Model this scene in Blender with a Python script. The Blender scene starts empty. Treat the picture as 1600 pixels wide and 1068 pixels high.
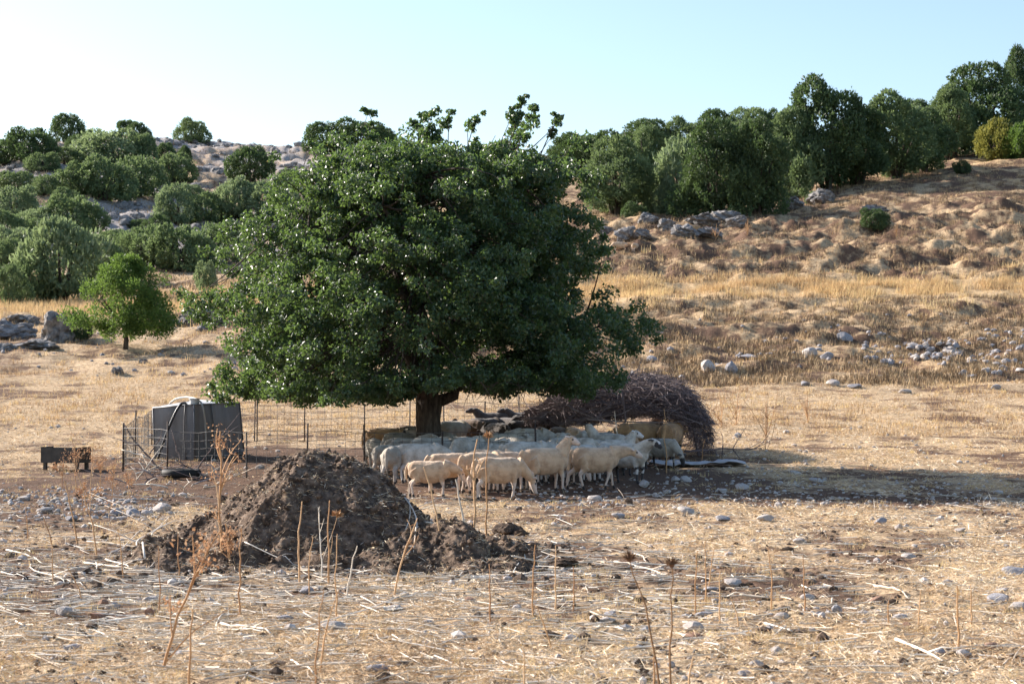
import bpy, math, random
import numpy as np
from mathutils import Vector, Matrix

# ------------------------------------------------------------------ camera, sky, sun, exposure
SC = bpy.context.scene
COL = SC.collection
F_PX = 2900.0            # focal length in photo pixels (photo is 1600 x 1068)
HOR = 618.0              # eye level row in the photo
CAMH = 1.6
PITCH = math.atan((HOR - 534.0) / F_PX)

cam_d = bpy.data.cameras.new("camera")
cam_d.sensor_width = 36.0
cam_d.lens = 36.0 * F_PX / 1600.0
cam_d.clip_start = 0.1
cam_d.clip_end = 3000.0
cam_d.dof.use_dof = True
cam_d.dof.focus_distance = 23.0
cam_d.dof.aperture_fstop = 5.6
cam = bpy.data.objects.new("camera", cam_d)
cam.location = (0, 0, CAMH)
cam.rotation_euler = (math.pi / 2 + PITCH, 0, 0)
COL.objects.link(cam)
SC.camera = cam

SUN_EL = math.radians(27.0)
SUN_AZ = math.radians(-60.0)     # measured from +Y (view axis) towards +X; negative = to the left
sdir = Vector((math.sin(SUN_AZ) * math.cos(SUN_EL), math.cos(SUN_AZ) * math.cos(SUN_EL), math.sin(SUN_EL)))
sun_d = bpy.data.lights.new("sun", 'SUN')
sun_d.energy = 5.0
sun_d.angle = math.radians(0.5)
sun_d.color = (1.0, 0.91, 0.82)
sun = bpy.data.objects.new("sun", sun_d)
sun.rotation_euler = sdir.to_track_quat('Z', 'Y').to_euler()
sun.location = (-40, 20, 40)
COL.objects.link(sun)

world = bpy.data.worlds.new("World")
SC.world = world
world.use_nodes = True
wn = world.node_tree.nodes
wl = world.node_tree.links
bg = wn["Background"]
sky = wn.new("ShaderNodeTexSky")
sky.sky_type = 'NISHITA'
sky.sun_disc = False
sky.sun_elevation = SUN_EL
sky.sun_rotation = SUN_AZ
sky.altitude = 300
sky.air_density = 1.0
sky.dust_density = 1.35
sky.ozone_density = 1.5
bg.inputs[1].default_value = 0.098
wl.new(sky.outputs[0], bg.inputs[0])

SC.view_settings.view_transform = 'Standard'
SC.view_settings.look = 'None'
SC.view_settings.gamma = 1.0
SC.view_settings.exposure = 1.27
SC.cycles.max_bounces = 6
SC.cycles.diffuse_bounces = 3
SC.cycles.glossy_bounces = 2
SC.cycles.transparent_max_bounces = 4
SC.cycles.sample_clamp_indirect = 6

# ------------------------------------------------------------------ noise
_rs = np.random.RandomState(7)
_perm = _rs.permutation(512)
_gang = _rs.rand(512) * 2 * math.pi
_gx, _gy = np.cos(_gang), np.sin(_gang)

def perlin(x, y):
    x = np.asarray(x, float); y = np.asarray(y, float)
    xi = np.floor(x).astype(int); yi = np.floor(y).astype(int)
    xf = x - xi; yf = y - yi
    u = xf * xf * xf * (xf * (xf * 6 - 15) + 10); v = yf * yf * yf * (yf * (yf * 6 - 15) + 10)
    def g(ix, iy, dx, dy):
        h = _perm[(_perm[ix & 511] + iy) & 511]
        return _gx[h] * dx + _gy[h] * dy
    n00 = g(xi, yi, xf, yf); n10 = g(xi + 1, yi, xf - 1, yf)
    n01 = g(xi, yi + 1, xf, yf - 1); n11 = g(xi + 1, yi + 1, xf - 1, yf - 1)
    return ((n00 * (1 - u) + n10 * u) * (1 - v) + (n01 * (1 - u) + n11 * u) * v) * 1.5

def fbm(x, y, octv=4, gain=0.5):
    s = 0; a = 1.0; f = 1.0
    for i in range(octv):
        s = s + a * perlin(np.asarray(x) * f + 17.3 * i, np.asarray(y) * f - 9.1 * i)
        a *= gain; f *= 2.03
    return s

def smooth(a, b, x):
    t = np.clip((np.asarray(x, float) - a) / (b - a), 0, 1)
    return t * t * (3 - 2 * t)

# ------------------------------------------------------------------ mesh helpers
class Geo:
    """Collects vertices and faces (quads and triangles) with a per-vertex colour; builds one mesh."""
    def __init__(s):
        s.v = []; s.q = []; s.t = []; s.c = []; s.n = 0
    def add(s, v, q=None, t=None, c=None):
        v = np.asarray(v, float).reshape(-1, 3)
        if q is not None and len(q): s.q.append(np.asarray(q, int).reshape(-1, 4) + s.n)
        if t is not None and len(t): s.t.append(np.asarray(t, int).reshape(-1, 3) + s.n)
        s.v.append(v)
        if c is None: c = (1, 1, 1)
        c = np.asarray(c, float)
        s.c.append(np.broadcast_to(c, (len(v), 3)) if c.ndim == 1 else c)
        s.n += len(v)
        return s
    def mesh(s, name, smooth_shade=False, colour=False):
        V = np.concatenate(s.v) if s.v else np.zeros((0, 3))
        Q = np.concatenate(s.q) if s.q else np.zeros((0, 4), int)
        T = np.concatenate(s.t) if s.t else np.zeros((0, 3), int)
        me = bpy.data.meshes.new(name)
        me.vertices.add(len(V)); me.vertices.foreach_set("co", V.astype(np.float32).ravel())
        me.loops.add(Q.size + T.size)
        me.loops.foreach_set("vertex_index", np.concatenate([Q.ravel(), T.ravel()]).astype(np.int32))
        me.polygons.add(len(Q) + len(T))
        st = np.concatenate([np.arange(len(Q)) * 4, Q.size + np.arange(len(T)) * 3]).astype(np.int32)
        me.polygons.foreach_set("loop_start", st)
        me.polygons.foreach_set("use_smooth", np.full(len(st), smooth_shade))
        me.update(calc_edges=True)
        if colour:
            C = np.concatenate(s.c)
            a = me.color_attributes.new("tint", 'FLOAT_COLOR', 'POINT')
            a.data.foreach_set("color", np.hstack([C, np.ones((len(C), 1))]).astype(np.float32).ravel())
        return me
    def build(s, name, mat, parent=None, smooth_shade=False, colour=False):
        return link(name, s.mesh(name, smooth_shade, colour), mat, parent)

def link(name, me, mat=None, parent=None):
    if mat is not None:
        me.materials.clear(); me.materials.append(mat)
    o = bpy.data.objects.new(name, me)
    COL.objects.link(o)
    if parent is not None: o.parent = parent
    return o

def empty(name, loc=(0, 0, 0), rz=0.0, scale=1.0):
    o = bpy.data.objects.new(name, None)
    o.location = loc; o.rotation_euler = (0, 0, rz)
    o.scale = (scale,) * 3 if not hasattr(scale, '__len__') else scale
    o.empty_display_size = 0.2
    COL.objects.link(o)
    return o

def tag(o, label=None, cat=None, group=None, kind=None):
    if label: o['label'] = label
    if cat: o['category'] = cat
    if group: o['group'] = group
    if kind: o['kind'] = kind
    return o

def copy_tree(o, parent=None):
    c = o.copy(); COL.objects.link(c)
    if parent is not None: c.parent = parent
    for ch in [x for x in list(COL.objects) if x.parent == o]:
        copy_tree(ch, c)
    return c

def nrm(v):
    v = np.asarray(v, float)
    return v / (np.linalg.norm(v, axis=-1, keepdims=True) + 1e-12)

def tube(geo, pts, rad, sides=6, c=None, flat=None, cap=True):
    """Tapered tube through pts. rad: scalar per point or (ry, rz) pairs with a fixed frame (flat)."""
    pts = np.asarray(pts, float); n = len(pts)
    rad = np.asarray(rad, float)
    if rad.ndim == 0: rad = np.full(n, float(rad))
    d = np.gradient(pts, axis=0); d = nrm(d)
    up = np.array([0, 0, 1.0]) if flat is None else np.asarray(flat, float)
    if flat is None and abs(nrm(pts[-1] - pts[0])[2]) > 0.8: up = np.array([0, 1.0, 0])
    side = nrm(np.cross(d, up)); upv = nrm(np.cross(side, d))
    ang = np.arange(sides) * 2 * math.pi / sides
    if rad.ndim == 1: ra = rb = rad[:, None, None]
    else: ra = rad[:, 0][:, None, None]; rb = rad[:, 1][:, None, None]
    ring = pts[:, None, :] + ra * np.cos(ang)[None, :, None] * side[:, None, :] + rb * np.sin(ang)[None, :, None] * upv[:, None, :]
    v = ring.reshape(-1, 3)
    i = np.arange(n - 1)[:, None] * sides; j = np.arange(sides)[None, :]; k = (j + 1) % sides
    q = np.stack([i + j, i + k, i + sides + k, i + sides + j], -1).reshape(-1, 4)
    t = None
    if cap:
        v = np.vstack([v, pts[0], pts[-1]])
        a, b = n * sides, n * sides + 1
        j = np.arange(sides); k = (j + 1) % sides
        t = np.vstack([np.stack([np.full(sides, a), k, j], -1), np.stack([np.full(sides, b), (n - 1) * sides + j, (n - 1) * sides + k], -1)])
    geo.add(v, q, t, c)

def bez(p0, p1, p2, n=8):
    t = np.linspace(0, 1, n)[:, None]
    p0, p1, p2 = map(lambda p: np.asarray(p, float), (p0, p1, p2))
    return (1 - t) ** 2 * p0 + 2 * t * (1 - t) * p1 + t * t * p2

def tubes_many(P0, P1, r0, r1, bend, rng, sides=3, seg=3):
    """Many thin curved tubes at once: returns verts, quads."""
    n = len(P0)
    mid = (P0 + P1) / 2 + bend
    t = np.linspace(0, 1, seg + 1)[None, :, None]
    P = (1 - t) ** 2 * P0[:, None] + 2 * t * (1 - t) * mid[:, None] + t * t * P1[:, None]
    d = nrm(P1 - P0)
    ref = np.where(np.abs(d[:, 2:3]) > 0.8, np.array([[1.0, 0, 0]]), np.array([[0, 0, 1.0]]))
    a = nrm(np.cross(d, ref)); b = np.cross(a, d)
    ang = np.arange(sides) * 2 * math.pi / sides
    R = (np.asarray(r0)[:, None] * (1 - t[0, :, 0])[None] + np.asarray(r1)[:, None] * t[0, :, 0][None])[:, :, None, None]
    ring = P[:, :, None, :] + R * (np.cos(ang)[None, None, :, None] * a[:, None, None, :] + np.sin(ang)[None, None, :, None] * b[:, None, None, :])
    V = ring.reshape(-1, 3)
    base = (np.arange(n) * (seg + 1) * sides)[:, None, None]
    i = (np.arange(seg) * sides)[None, :, None]; j = np.arange(sides)[None, None, :]; k = (j + 1) % sides
    Q = np.stack([base + i + j, base + i + k, base + i + sides + k, base + i + sides + j], -1).reshape(-1, 4)
    return V, Q

def leaves(C, D, L, W, rng, fold=0.25):
    """Diamond leaves: centres C, axis D, length L, width W -> verts, quads."""
    n = len(C)
    D = nrm(D); r = nrm(rng.normal(size=(n, 3)))
    S = nrm(np.cross(D, r)); N = np.cross(S, D)
    L = np.broadcast_to(L, (n,))[:, None]; W = np.broadcast_to(W, (n,))[:, None]
    v = np.stack([C - D * L / 2, C + S * W / 2 + N * W * fold, C + D * L / 2, C - S * W / 2 + N * W * fold], 1).reshape(-1, 3)
    return v, np.arange(4 * n).reshape(-1, 4)

# ------------------------------------------------------------------ materials
class M:
    def __init__(s, name):
        s.m = bpy.data.materials.new(name); s.m.use_nodes = True
        s.nt = s.m.node_tree; s.b = s.nt.nodes["Principled BSDF"]; s.out = s.nt.nodes["Material Output"]
    def n(s, t, **k):
        x = s.nt.nodes.new(t)
        for a, b in k.items(): setattr(x, a, b)
        return x
    def l(s, a, b): s.nt.links.new(a, b)
    def noise(s, scale, detail=4, rough=0.55, coord='Object', stretch=None, dist=0.0):
        tc = s.n("ShaderNodeTexCoord"); src = tc.outputs[coord]
        if stretch:
            mp = s.n("ShaderNodeMapping"); mp.inputs['Scale'].default_value = stretch
            s.l(src, mp.inputs[0]); src = mp.outputs[0]
        nz = s.n("ShaderNodeTexNoise"); nz.inputs['Scale'].default_value = scale
        nz.inputs['Detail'].default_value = detail; nz.inputs['Roughness'].default_value = rough
        nz.inputs['Distortion'].default_value = dist
        s.l(src, nz.inputs[0]); return nz.outputs[0]
    def ramp(s, fac, stops):
        r = s.n("ShaderNodeValToRGB"); e = r.color_ramp.elements
        while len(e) < len(stops): e.new(0.5)
        for x, (p, c) in zip(e, stops):
            x.position = p; x.color = (*c, 1) if len(c) == 3 else c
        s.l(fac, r.inputs[0]); return r.outputs[0]
    def mix(s, fac, a, b, mode='MIX'):
        x = s.n("ShaderNodeMix", data_type='RGBA', blend_type=mode)
        for i, v in ((0, fac), (6, a), (7, b)):
            if hasattr(v, 'links'): s.l(v, x.inputs[i])
            elif i == 0: x.inputs[0].default_value = v
            else: x.inputs[i].default_value = (*v, 1)
        return x.outputs[2]
    def math(s, op, a, b=0.0, clamp=False):
        x = s.n("ShaderNodeMath", operation=op, use_clamp=clamp)
        for i, v in ((0, a), (1, b)):
            if hasattr(v, 'links'): s.l(v, x.inputs[i])
            else: x.inputs[i].default_value = v
        return x.outputs[0]
    def attr(s, name="tint"):
        x = s.n("ShaderNodeAttribute"); x.attribute_name = name; return x.outputs['Color']
    def sep(s, c):
        x = s.n("ShaderNodeSeparateColor"); s.l(c, x.inputs[0]); return x.outputs
    def bump(s, h, strength=0.3, dist=0.02):
        x = s.n("ShaderNodeBump"); x.inputs['Strength'].default_value = strength; x.inputs['Distance'].default_value = dist
        s.l(h, x.inputs['Height']); s.l(x.outputs[0], s.b.inputs['Normal'])
    def base(s, c, rough=0.9, spec=0.2, metal=0.0):
        if hasattr(c, 'links'): s.l(c, s.b.inputs['Base Color'])
        else: s.b.inputs['Base Color'].default_value = (*c, 1)
        s.b.inputs['Roughness'].default_value = rough
        s.b.inputs['Specular IOR Level'].default_value = spec
        s.b.inputs['Metallic'].default_value = metal
        return s

def mat_ground():
    m = M("ground_soil_and_straw")
    z = m.sep(m.attr("tint"))       # R bare soil, G limestone scree, B golden grass
    n1 = m.noise(1.3, 6, 0.65); n2 = m.noise(9, 6, 0.7); n3 = m.noise(45, 4, 0.7); n4 = m.noise(0.25, 4, 0.6)
    straw = m.ramp(n2, [(0.29, (0.11, 0.07, 0.045)), (0.44, (0.35, 0.245, 0.15)), (0.59, (0.60, 0.455, 0.295)), (0.8, (0.72, 0.585, 0.42))])
    straw = m.mix(m.math('MULTIPLY', z[2], 0.75), straw, m.ramp(n2, [(0.3, (0.26, 0.17, 0.09)), (0.5, (0.52, 0.36, 0.19)), (0.7, (0.68, 0.50, 0.28))]))
    soil = m.ramp(n3, [(0.3, (0.065, 0.038, 0.026)), (0.55, (0.15, 0.092, 0.062)), (0.8, (0.28, 0.19, 0.13))])
    rock = m.ramp(n2, [(0.3, (0.16, 0.14, 0.13)), (0.5, (0.34, 0.32, 0.31)), (0.75, (0.5, 0.48, 0.46))])
    f = m.math('ADD', z[0], m.math('MULTIPLY', m.math('SUBTRACT', n1, 0.5), 1.3))
    f = m.math('ADD', f, m.math('MULTIPLY', m.math('SUBTRACT', n2, 0.5), 0.9))
    f = m.ramp(f, [(0.42, (0, 0, 0)), (0.62, (1, 1, 1))])
    c = m.mix(f, straw, soil)
    g = m.math('ADD', z[1], m.math('MULTIPLY', m.math('SUBTRACT', n2, 0.5), 1.6))
    g = m.math('MULTIPLY', m.ramp(g, [(0.45, (0, 0, 0)), (0.6, (1, 1, 1))]), m.math('GREATER_THAN', z[1], 0.02))
    c = m.mix(g, c, rock)
    m.base(c, 0.95, 0.1)
    m.bump(m.math('ADD', n2, m.math('MULTIPLY', n3, 0.5)), 0.7, 0.06)
    return m.m

def mat_leaf(name, cols, gloss=0.45, spec=0.4, transl=(0.18, 0.30, 0.05), tw=0.3):
    m = M(name)
    t = m.sep(m.attr("tint"))[0]
    c = m.ramp(t, [(i / (len(cols) - 1), k) for i, k in enumerate(cols)])
    m.base(c, gloss, spec)
    tr = m.n("ShaderNodeBsdfTranslucent")
    m.l(m.mix(0.65, c, transl), tr.inputs[0])
    mx = m.n("ShaderNodeMixShader"); mx.inputs[0].default_value = tw
    m.l(m.b.outputs[0], mx.inputs[1]); m.l(tr.outputs[0], mx.inputs[2]); m.l(mx.outputs[0], m.out.inputs[0])
    return m.m

def mat_tint(name, cols, rough=0.85, spec=0.15, nscale=None, tw=0.0):
    m = M(name)
    t = m.sep(m.attr("tint"))[0]
    if nscale: t = m.math('ADD', t, m.math('MULTIPLY', m.math('SUBTRACT', m.noise(nscale, 4), 0.5), 0.6), True)
    c = m.ramp(t, [(i / (len(cols) - 1), k) for i, k in enumerate(cols)])
    m.base(c, rough, spec)
    if tw:
        tr = m.n("ShaderNodeBsdfTranslucent"); m.l(c, tr.inputs[0])
        mx = m.n("ShaderNodeMixShader"); mx.inputs[0].default_value = tw
        m.l(m.b.outputs[0], mx.inputs[1]); m.l(tr.outputs[0], mx.inputs[2]); m.l(mx.outputs[0], m.out.inputs[0])
    return m.m

def mat_noise(name, stops, scale, rough=0.9, spec=0.15, bump=0.4, bd=0.02, stretch=None, metal=0.0, detail=6):
    m = M(name)
    n = m.noise(scale, detail, 0.65, stretch=stretch)
    m.base(m.ramp(n, stops), rough, spec, metal)
    if bump: m.bump(n, bump, bd)
    return m.m

MAT = {}
MAT['ground'] = mat_ground()
MAT['bark'] = mat_noise("bark", [(0.3, (0.025, 0.02, 0.017)), (0.5, (0.07, 0.055, 0.045)), (0.7, (0.14, 0.115, 0.095))], 14, bump=0.8, bd=0.03, stretch=(1, 1, 0.25))
MAT['pear'] = mat_leaf("broadleaf_foliage", [(0.020, 0.046, 0.025), (0.034, 0.074, 0.032), (0.052, 0.102, 0.036), (0.14, 0.17, 0.05)], 0.42, 0.7, (0.22, 0.34, 0.07), 0.34)
MAT['fruit'] = mat_noise("fruit_skin", [(0.3, (0.35, 0.30, 0.06)), (0.7, (0.5, 0.42, 0.1))], 5, 0.5, bump=0)
MAT['maquis'] = mat_leaf("evergreen_foliage", [(0.070, 0.105, 0.058), (0.12, 0.175, 0.085), (0.21, 0.27, 0.13)], 0.6, 0.25, (0.22, 0.30, 0.10), 0.36)
MAT['maquis_pale'] = mat_leaf("pale_foliage", [(0.11, 0.155, 0.09), (0.17, 0.23, 0.13), (0.27, 0.33, 0.20)], 0.6, 0.25, (0.28, 0.36, 0.14), 0.4)
MAT['maquis_dark'] = mat_leaf("dark_foliage", [(0.036, 0.062, 0.030), (0.065, 0.105, 0.046), (0.12, 0.17, 0.07)], 0.55, 0.3, (0.14, 0.22, 0.06), 0.3)
MAT['fresh'] = mat_leaf("fresh_foliage", [(0.030, 0.070, 0.018), (0.06, 0.12, 0.03), (0.12, 0.18, 0.045)], 0.5, 0.3, (0.22, 0.34, 0.06), 0.4)
MAT['yellow'] = mat_leaf("yellowing_foliage", [(0.10, 0.12, 0.03), (0.18, 0.20, 0.05), (0.30, 0.29, 0.07)], 0.6, 0.2, (0.4, 0.36, 0.08), 0.35)
MAT['straw'] = mat_tint("dry_straw", [(0.32, 0.19, 0.10), (0.60, 0.43, 0.25), (0.77, 0.62, 0.42), (0.86, 0.79, 0.66)], 0.8, 0.2)
MAT['grass'] = mat_tint("dry_grass", [(0.24, 0.15, 0.09), (0.46, 0.31, 0.17), (0.68, 0.49, 0.26), (0.74, 0.60, 0.30)], 0.8, 0.15, tw=0.3)
MAT['scrub'] = mat_tint("dead_scrub", [(0.12, 0.085, 0.06), (0.30, 0.215, 0.13), (0.56, 0.42, 0.25)], 0.9, 0.1)
MAT['twig'] = mat_tint("grey_brushwood", [(0.08, 0.062, 0.066), (0.18, 0.145, 0.145), (0.32, 0.27, 0.255)], 0.9, 0.15)
MAT['cane'] = mat_tint("bleached_cane", [(0.38, 0.28, 0.19), (0.58, 0.49, 0.38), (0.74, 0.69, 0.61)], 0.7, 0.25, nscale=6)
MAT['stalk'] = mat_tint("tan_stalk", [(0.30, 0.15, 0.07), (0.48, 0.28, 0.14), (0.60, 0.41, 0.24)], 0.75, 0.2, nscale=8)
MAT['rust'] = mat_tint("rusty_dry_leaves", [(0.36, 0.19, 0.10), (0.54, 0.31, 0.17), (0.66, 0.46, 0.29)], 0.8, 0.15, tw=0.25)
MAT['brown_stem'] = mat_tint("brown_stem", [(0.12, 0.06, 0.03), (0.22, 0.12, 0.055), (0.34, 0.19, 0.09)], 0.75, 0.2, nscale=8)
MAT['head'] = mat_tint("brown_seed_head", [(0.08, 0.045, 0.03), (0.18, 0.10, 0.06), (0.30, 0.2, 0.12)], 0.85, 0.1)
MAT['stone'] = mat_noise("pale_stone", [(0.3, (0.26, 0.21, 0.18)), (0.5, (0.42, 0.38, 0.35)), (0.72, (0.56, 0.53, 0.50))], 9, bump=0.6, bd=0.02)
MAT['stone_grey'] = mat_noise("grey_stone", [(0.3, (0.15, 0.14, 0.15)), (0.5, (0.30, 0.29, 0.30)), (0.72, (0.45, 0.44, 0.44))], 9, bump=0.6, bd=0.02)
MAT['stone_red'] = mat_noise("reddish_stone", [(0.3, (0.16, 0.09, 0.06)), (0.55, (0.30, 0.19, 0.14)), (0.75, (0.42, 0.31, 0.25))], 9, bump=0.6, bd=0.02)
MAT['limestone'] = mat_noise("limestone", [(0.34, (0.075, 0.07, 0.068)), (0.5, (0.20, 0.19, 0.185)), (0.68, (0.38, 0.365, 0.35))], 3.5, bump=1.0, bd=0.1)
MAT['manure'] = mat_noise("dark_manure", [(0.3, (0.034, 0.024, 0.018)), (0.46, (0.10, 0.068, 0.048)), (0.60, (0.21, 0.15, 0.108)), (0.76, (0.38, 0.30, 0.22))], 11, bump=1.0, bd=0.06, detail=8)
MAT['wire'] = M("galvanised_wire").base((0.13, 0.125, 0.12), 0.55, 0.3, 0.3).m
MAT['post'] = mat_noise("rusty_iron", [(0.3, (0.03, 0.025, 0.025)), (0.7, (0.10, 0.07, 0.055))], 20, 0.7, bump=0.2)
MAT['hose_black'] = M("black_hose").base((0.018, 0.018, 0.02), 0.35, 0.5).m
MAT['hose_pale'] = M("pale_hose").base((0.42, 0.41, 0.38), 0.5, 0.4).m
def mat_tank():
    m = M("weathered_sheet_metal")
    n = m.noise(1.3, 5, 0.6, stretch=(1.6, 1.6, 0.4)); n2 = m.noise(18, 5, 0.6); n3 = m.noise(1.1, 4, 0.7, stretch=(5, 5, 0.3))
    c = m.ramp(n, [(0.34, (0.095, 0.095, 0.10)), (0.5, (0.14, 0.14, 0.15)), (0.68, (0.21, 0.22, 0.24))])
    rust = m.ramp(n3, [(0.60, (0, 0, 0)), (0.70, (1, 1, 1))])
    c = m.mix(m.math('MULTIPLY', rust, 0.7), c, (0.16, 0.075, 0.04))
    c = m.mix(m.math('MULTIPLY', n2, 0.35), c, (0.15, 0.135, 0.125))
    m.base(c, 0.55, 0.4, 0.25); m.bump(n2, 0.15, 0.01)
    return m.m
MAT['tank'] = mat_tank()
MAT['tank_top'] = mat_noise("sunlit_sheet_metal_top", [(0.3, (0.40, 0.40, 0.40)), (0.7, (0.60, 0.60, 0.58))], 4, 0.5, 0.4, bump=0.1, metal=0.1)  # same metal as the sides, paler: sunlight on the top put into the colour
MAT['trough'] = mat_noise("dark_painted_metal", [(0.3, (0.03, 0.028, 0.026)), (0.7, (0.08, 0.07, 0.06))], 6, 0.6, 0.3, bump=0.2)
MAT['trough_in'] = mat_noise("trough_inside", [(0.3, (0.07, 0.075, 0.08)), (0.7, (0.16, 0.17, 0.18))], 6, 0.5, 0.4, bump=0.1)
MAT['rubber'] = M("black_rubber").base((0.02, 0.019, 0.018), 0.7, 0.3).m
MAT['rag'] = mat_noise("dusty_sheet", [(0.3, (0.30, 0.30, 0.31)), (0.7, (0.50, 0.50, 0.52))], 5, 0.7, bump=0.3)

# ------------------------------------------------------------------ terrain
def pitch_dir(px, py):
    u = (px - 800.0) / F_PX; v = (py - 534.0) / F_PX
    cp, sp = math.cos(PITCH), math.sin(PITCH)
    return np.array([u, cp + v * sp, sp - v * cp])

def at(px, py, d):
    r = pitch_dir(px, py)
    return np.array([0, 0, CAMH]) + r * (d / r[1])

BASE = [(778, 29), (744, 33.6), (714, 39), (690, 45)]
TAB = {
    -150: [(610, 60), (560, 70), (500, 82), (478, 94), (400, 125), (300, 168), (255, 205), (240, 235), (236, 262)],
    0:   [(600, 60), (545, 72), (492, 86), (474, 98), (400, 125), (300, 168), (250, 205), (232, 235), (228, 262)],
    200: [(600, 60), (545, 71), (500, 82), (474, 98), (400, 128), (300, 176), (240, 225), (217, 255), (216, 266)],
    400: [(600, 60), (545, 70), (500, 80), (455, 97), (430, 112), (350, 150), (280, 195), (235, 240), (226, 262)],
    600: [(605, 60), (550, 71), (500, 82), (455, 95), (425, 108), (340, 140), (275, 185), (240, 235), (234, 262)],
    800: [(605, 60), (555, 71), (505, 82), (455, 94), (405, 108), (345, 132), (290, 160), (250, 200), (242, 235)],
    1000: [(605, 60), (550, 72), (500, 83), (450, 94), (398, 108), (385, 115), (343, 130), (318, 145), (255, 185), (245, 225)],
    1200: [(605, 60), (555, 71), (505, 82), (452, 93), (402, 106), (368, 117), (336, 130), (310, 143), (258, 172), (240, 215)],
    1400: [(605, 60), (555, 71), (505, 81), (455, 92), (408, 104), (372, 113), (330, 126), (292, 140), (255, 160), (235, 190)],
    1600: [(605, 60), (555, 70), (500, 81), (455, 91), (405, 103), (368, 112), (325, 125), (285, 138), (250, 152), (238, 165), (226, 190)],
    1750: [(605, 60), (550, 70), (495, 81), (450, 91), (400, 103), (360, 112), (315, 125), (275, 138), (242, 152), (230, 165), (218, 190)],
}
UK = sorted(TAB)
LD = np.linspace(math.log(6), math.log(1500), 460)
DD = np.exp(LD)
ZT = []
for u_ in UK:
    pts = [(-CAMH, 1.0), (-CAMH, 6.0), (-CAMH, 20.0)]
    for (y, d) in BASE + TAB[u_]:
        pts.append((float(at(800, y, d)[2] - CAMH), d))
    zl, dl = pts[-1]
    pts += [(zl - 2, dl + 40), (zl - 12, dl + 120), (zl - 25, dl + 300), (zl - 30, 1600)]
    z = np.interp(DD, [p[1] for p in pts], [p[0] for p in pts])
    k = np.exp(-np.linspace(-2, 2, 13) ** 2); k /= k.sum()
    zp = np.pad(z, 6, mode='edge')
    ZT.append(np.convolve(zp, k, 'valid'))
ZT = np.array(ZT) + CAMH
UKA = np.array(UK, float)

def base_h(X, Y):
    X = np.asarray(X, float); Y = np.asarray(Y, float)
    d = np.clip(Y, 6.01, 1490)
    u = np.clip(800 + F_PX * X / d, UKA[0], UKA[-1] - 1e-3)
    i = np.clip(np.searchsorted(UKA, u, side='right') - 1, 0, len(UKA) - 2)
    t = (u - UKA[i]) / (UKA[i + 1] - UKA[i]); t = t * t * (3 - 2 * t)
    s = (np.log(d) - LD[0]) / (LD[1] - LD[0]); j = np.clip(s.astype(int), 0, len(LD) - 2); w = s - j
    z0 = ZT[i, j] * (1 - w) + ZT[i, j + 1] * w
    z1 = ZT[i + 1, j] * (1 - w) + ZT[i + 1, j + 1] * w
    return z0 * (1 - t) + z1 * t

def H(X, Y):
    X = np.asarray(X, float); Y = np.asarray(Y, float)
    z = base_h(X, Y)
    u = 800 + F_PX * X / np.maximum(Y, 6)
    near = 1 - smooth(48, 62, Y)
    z = z + near * (0.030 * fbm(X * 1.1, Y * 1.1, 3) + (0.020 * perlin(X * 3.7, Y * 3.7) + 0.013 * perlin(X * 9, Y * 9)) * (1 - smooth(26, 40, Y)))
    right = smooth(560, 760, u)
    slope = smooth(54, 72, Y)
    # terracettes and hummocks on the right-hand slope
    amp = right * slope * (0.52 + 0.26 * smooth(88, 104, Y)) * (1 - .6 * np.exp(-((Y - 91) / 4.0) ** 2)) * (1 - 0.65 * smooth(122, 132, Y))
    wx = (X + 1.2 * perlin(X * .15, Y * .2)) * .85
    z = z + amp * (0.9 * fbm(wx * 0.20 + 3, Y * 0.30, 3, 0.55) + 0.5 * np.abs(perlin(wx * 0.42, Y * 0.42 + 7)) + 0.26 * perlin(X * 1.0, Y * 1.0) + 0.13 * perlin(X * 2.4, Y * 2.4))
    left = (1 - right) * slope
    z = z + left * (0.22 * fbm(X * 0.35, Y * 0.4, 3) + smooth(100, 150, Y) * 0.7 * fbm(X * 0.16, Y * 0.12 + 5, 4, 0.6))
    return z

def G(px, py, dmin=7.0, dmax=400.0):
    """First hit of the photo ray with the ground -> (x, y, z)."""
    r = pitch_dir(px, py)
    d = np.exp(np.linspace(math.log(dmin), math.log(dmax), 3000))
    X = r[0] / r[1] * d; Z = CAMH + r[2] / r[1] * d
    h = H(X, d); k = np.where(Z <= h)[0]
    i = k[0] if len(k) else len(d) - 1
    return np.array([X[i], d[i], h[i]])

def on(px, d):
    """Point on the ground at photo column px and distance d."""
    x = (px - 800.0) / F_PX * d
    return np.array([x, d, float(H(x, d))])

def pxm(d): return F_PX / d      # photo pixels per metre

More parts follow.
